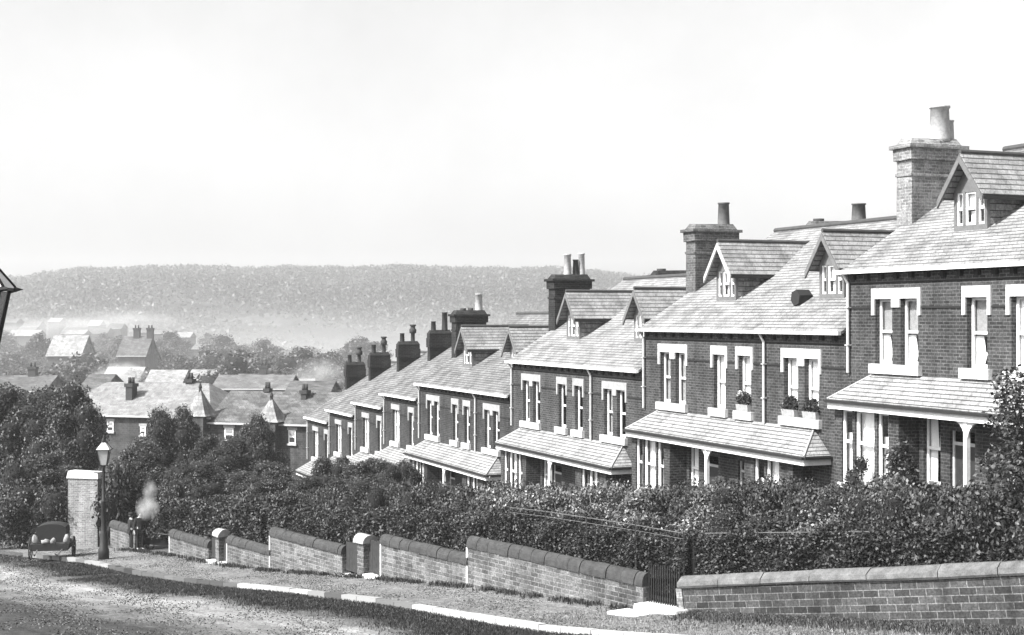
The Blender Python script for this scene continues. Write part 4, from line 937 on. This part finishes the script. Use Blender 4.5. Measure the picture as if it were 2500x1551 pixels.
p = at(321, 1338, 64.0); z_ = zpt(p.x, p.y); person((p.x, p.y, z_), 2.2, 'person in dark clothes on the left of the pair, nearer the lamp post', 1.6, .03)
# ---------------------------------------------------------------- handcart on the far left
pc = at(126, 1347, 62); zc = zpt(pc.x, pc.y) - .1
ct = thing('covered_cart', (pc.x, pc.y, zc), .15, 'dark two wheeled cart with a black hood, standing on the road at the far left', 'cart')
MB().hexa([(-.72, -.5, .45), (.72, -.5, .45), (.72, .9, .45), (-.72, .9, .45), (-.8, -.55, .75), (.8, -.55, .75), (.8, .95, .75), (-.8, .95, .75)]).build('body', M['dark_wood'], ct)
hd = MB(); n_ = 8
hd.prism([(.62 * math.cos(math.pi * k / n_), 1.3 + .22 * math.sin(math.pi * k / n_)) for k in range(n_ + 1)] + [(-.62, .752), (.62, .752)], 'y', -.1, .85); hd.build('hood', M['cloth_dark'], ct)
for sx in (-1, 1):
    wl = MB(); X = sx * .88; pr = [(X, .15 + .46 * math.cos(a_), .48 + .46 * math.sin(a_)) for a_ in [2 * math.pi * k / 20 for k in range(21)]]
    wl.tube(pr, .03, 6, False)
    for k in range(10): a_ = 2 * math.pi * k / 10; wl.tube([(X, .15, .48), (X, .15 + .44 * math.cos(a_), .48 + .44 * math.sin(a_))], .014, 5)
    wl.tube([(X - .08, .15, .48), (X + .08, .15, .48)], .06, 8); wl.build('wheel', M['dark_wood'], ct)
    MB().tube([(sx * .5, -.5, .5), (sx * .45, -1.5, .42), (sx * .42, -1.9, .55)], .03, 6).build('shaft', M['wood_grey'], ct)
M['sackcloth'] = plain('sackcloth', .2, .9, .6, 9)
def sack(x, y, z, s_, lb):
    m = MB().tube([(0, 0, 0), (0, 0, s_[2] * .2), (.01, 0, s_[2] * .7), (0, .01, s_[2])], [s_[0] * .7, s_[0], s_[0] * .8, s_[0] * .3], 10).jit(.09, 7, x)
    o = m.build('sack', M['sackcloth'], None, True); R3 = Matrix.Rotation(.15, 4, 'Z'); q_ = R3 @ Vector((x, y, z)); o.location = (pc.x + q_.x, pc.y + q_.y, zc + q_.z)
    return tag(o, lb, 'sack', 'pale bundles on the cart')
sack(-.62, -.42, .76, (.14, .14, .38), 'pale bundle on the left corner of the cart'); sack(-.2, -.42, .76, (.2, .2, .16), 'low flat pale bundle near the middle of the cart front'); sack(.12, -.45, .76, (.13, .13, .22), 'small pale bundle right of the flat one'); sack(.66, -.38, .76, (.15, .15, .34), 'pale bundle on the right corner of the cart')
# ---------------------------------------------------------------- grass tufts
def tufts(name, pts, hgt, mat, label):
    P = np.array(pts); n_ = len(P); a_ = rng.uniform(0, 6.28, n_); h_ = rng.uniform(.4, 1.3, n_) * hgt; wd = h_ * .16
    dx, dy = np.cos(a_) * wd, np.sin(a_) * wd; lx, ly = rng.normal(0, .35, n_) * h_, rng.normal(0, .35, n_) * h_
    A_ = P + np.stack([-dx, -dy, 0 * dx - .02], 1); B_ = P + np.stack([dx, dy, 0 * dx - .02], 1)
    C_ = P + np.stack([lx + dx * .4, ly + dy * .4, h_], 1); D_ = P + np.stack([lx - dx * .4, ly - dy * .4, h_], 1)
    V = np.stack([A_, B_, C_, D_], 1).reshape(-1, 3); o = npmesh(name, V, np.arange(4 * n_).reshape(-1, 4), mat); o['kind'] = 'stuff'; o['label'] = label; return o
pts = []
for k in range(9000):      # weeds at the foot of the garden walls
    t_ = rnd.uniform(-7.3, 27); w_ = abs(rnd.gauss(0, .2)) + .02
    if math.sin(t_ * 2.1) + math.sin(t_ * 5.3 + 1) + rnd.gauss(0, .5) < -.4: continue
    x, y = xy(t_, w_); pts.append((x, y, zpt(x, y)))
tufts('weeds', pts, .1, M['leaf_dark'], 'dark weeds along the foot of the stepped garden walls')
pts = []
for k in range(30000):
    s_ = rnd.uniform(.5, 12); q_ = abs(rnd.gauss(0, .5)) + .02; x, y = CR.x + rd.x * s_ - rn.x * q_, CR.y + rd.y * s_ - rn.y * q_; pts.append((x, y, zpt(x, y)))
tufts('grass', pts, .075, M['leaf_mid'], 'long grass growing against the front wall')
pts = []
for k in range(60000):
    t_ = rnd.uniform(-22, -6.5); w_ = rnd.uniform(-14, 2.9); x, y = xy(t_, w_)
    if -9.9 < t_ and w_ < 1.15: continue
    if (Vector((x, y)) - CR).dot(rn) > -.1 and w_ < 0: continue
    pts.append((x, y, zpt(x, y)))
tufts('rough_grass', pts, .05, M['grass'], 'short pale grass in the right foreground')
pts = []
for k in range(120000):
    t_ = rnd.uniform(-12, 24); w_ = 4.15 + rnd.gauss(0, .62) + .35 * math.sin(t_ * .8) + .2 * math.sin(t_ * 2.7)
    if w_ < 3.25 or math.sin(t_ * 1.3) + math.sin(t_ * .57 + 1) < -1.7: continue
    x, y = xy(t_, w_); pts.append((x, y, zpt(x, y) - .14))
tufts('gutter_weeds', pts, .06, M['leaf_dark'], 'dark weeds in the channel beside the kerb')
M['grit'] = leafmat('grit', .012, .15, .1, .95)
def grit(name, t0, t1, w0, w1, n_, size, dz, label):
    t_ = rng.uniform(t0, t1, n_); w_ = rng.uniform(w0, w1, n_); ns = np.sin(t_ * 1.7 + 2 * np.sin(w_)) + np.sin(w_ * 2.3 + t_ * .6) + rng.normal(0, .8, n_); k_ = ns > -.2; t_, w_ = t_[k_], w_[k_]
    X, Y = xy(t_, w_); V_, F_ = leaf_quads(np.stack([X, Y, zp(X, Y) + dz], 1), size, .9); o = npmesh(name, V_, F_, M['grit']); o['kind'] = 'stuff'; o['label'] = label
grit('road_grit', -14, 40, 3.3, 20, 110000, .03, -.125, 'loose grit and clods on the dirt road')
grit('path_grit', -20, 30, .1, 3.0, 30000, .024, .008, 'loose grit on the trodden pavement')
# ---------------------------------------------------------------- chimney smoke drifting over the valley
def smoke(px, py, Y, rx, rz_, dens, lb):
    p = at(px, py, Y); V_, F_ = blob_core([(0, 0, 0)], [(rx, rx * .6, rz_)], 16)
    m = bpy.data.materials.new('smoke'); m.use_nodes = True; n = m.node_tree; n.nodes.clear(); o_ = n.nodes.new('ShaderNodeOutputMaterial'); pv = n.nodes.new('ShaderNodeVolumePrincipled')
    pv.inputs['Color'].default_value = (.97, .97, .97, 1); n.links.new(pv.outputs[0], o_.inputs['Volume'])
    g = objc(n); mp = n.nodes.new('ShaderNodeMapping'); mp.inputs['Scale'].default_value = (1 / rx, 1 / (rx * .6), 1 / rz_); n.links.new(g, mp.inputs[0])
    L = n.nodes.new('ShaderNodeVectorMath'); L.operation = 'LENGTH'; n.links.new(mp.outputs[0], L.inputs[0])
    d = mathn(n, 'MULTIPLY', ramp(n, L.outputs['Value'], [(0, 1), (.9, 0)]), ramp(n, noise_n(n, mp.outputs[0], 1.6, 4, .6), [(.38, 0), (.62, 1)]))
    n.links.new(mathn(n, 'MULTIPLY', d, dens), pv.inputs['Density'])
    o = npmesh('smoke', V_, F_, m); o.location = p; o['kind'] = 'stuff'; o['label'] = lb; return o
smoke(360, 1238, 62.0, .62, .62, 7, 'pale smoke hanging over the standing figures, lower puff'); smoke(366, 1196, 62.0, .42, .6, 4.5, 'pale smoke rising over the standing figures')
smoke(285, 782, 470, 26, 5, .05, 'pale smoke drifting low before the far hill')
smoke(290, 912, 150, 3.6, 1.6, 1.1, 'smoke rising behind the left facing roof')
smoke(775, 915, 150, 3.8, 2.4, .5, 'smoke behind the small houses at the hill foot')
smoke(110, 795, 430, 30, 4, .04, 'low smoke at the far left of the valley')
sb = MB().box(-260, 160, 116, 600, -45, 16); m = bpy.data.materials.new('valley_smoke'); m.use_nodes = True; n = m.node_tree; n.nodes.clear(); o_ = n.nodes.new('ShaderNodeOutputMaterial'); pv = n.nodes.new('ShaderNodeVolumePrincipled')
pv.inputs['Color'].default_value = (.97, .97, .97, 1); n.links.new(pv.outputs[0], o_.inputs['Volume']); s_ = n.nodes.new('ShaderNodeSeparateXYZ'); n.links.new(objc(n), s_.inputs[0])
mr = n.nodes.new('ShaderNodeMapRange'); mr.interpolation_type = 'SMOOTHSTEP'; n.links.new(s_.outputs[2], mr.inputs[0]); mr.inputs[1].default_value = 8; mr.inputs[2].default_value = -18; mr.inputs[3].default_value = 0; mr.inputs[4].default_value = .0017
n.links.new(mr.outputs[0], pv.inputs['Density']); sb = sb.build('valley_smoke', m); sb['kind'] = 'stuff'; sb['label'] = 'smoky air lying in the valley'
# ---------------------------------------------------------------- haze
hz = MB().box(-1500, 1500, -30, 2300, -60, 90)
m = bpy.data.materials.new('haze'); m.use_nodes = True; nn = m.node_tree; nn.nodes.clear(); oo = nn.nodes.new('ShaderNodeOutputMaterial'); pv = nn.nodes.new('ShaderNodeVolumePrincipled')
pv.inputs['Color'].default_value = (.95, .95, .95, 1); pv.inputs['Density'].default_value = .00034; pv.inputs['Anisotropy'].default_value = 0.1
nn.links.new(pv.outputs[0], oo.inputs['Volume'])
h = hz.build('haze', m); h['kind'] = 'stuff'; h['label'] = 'pale haze over the valley'
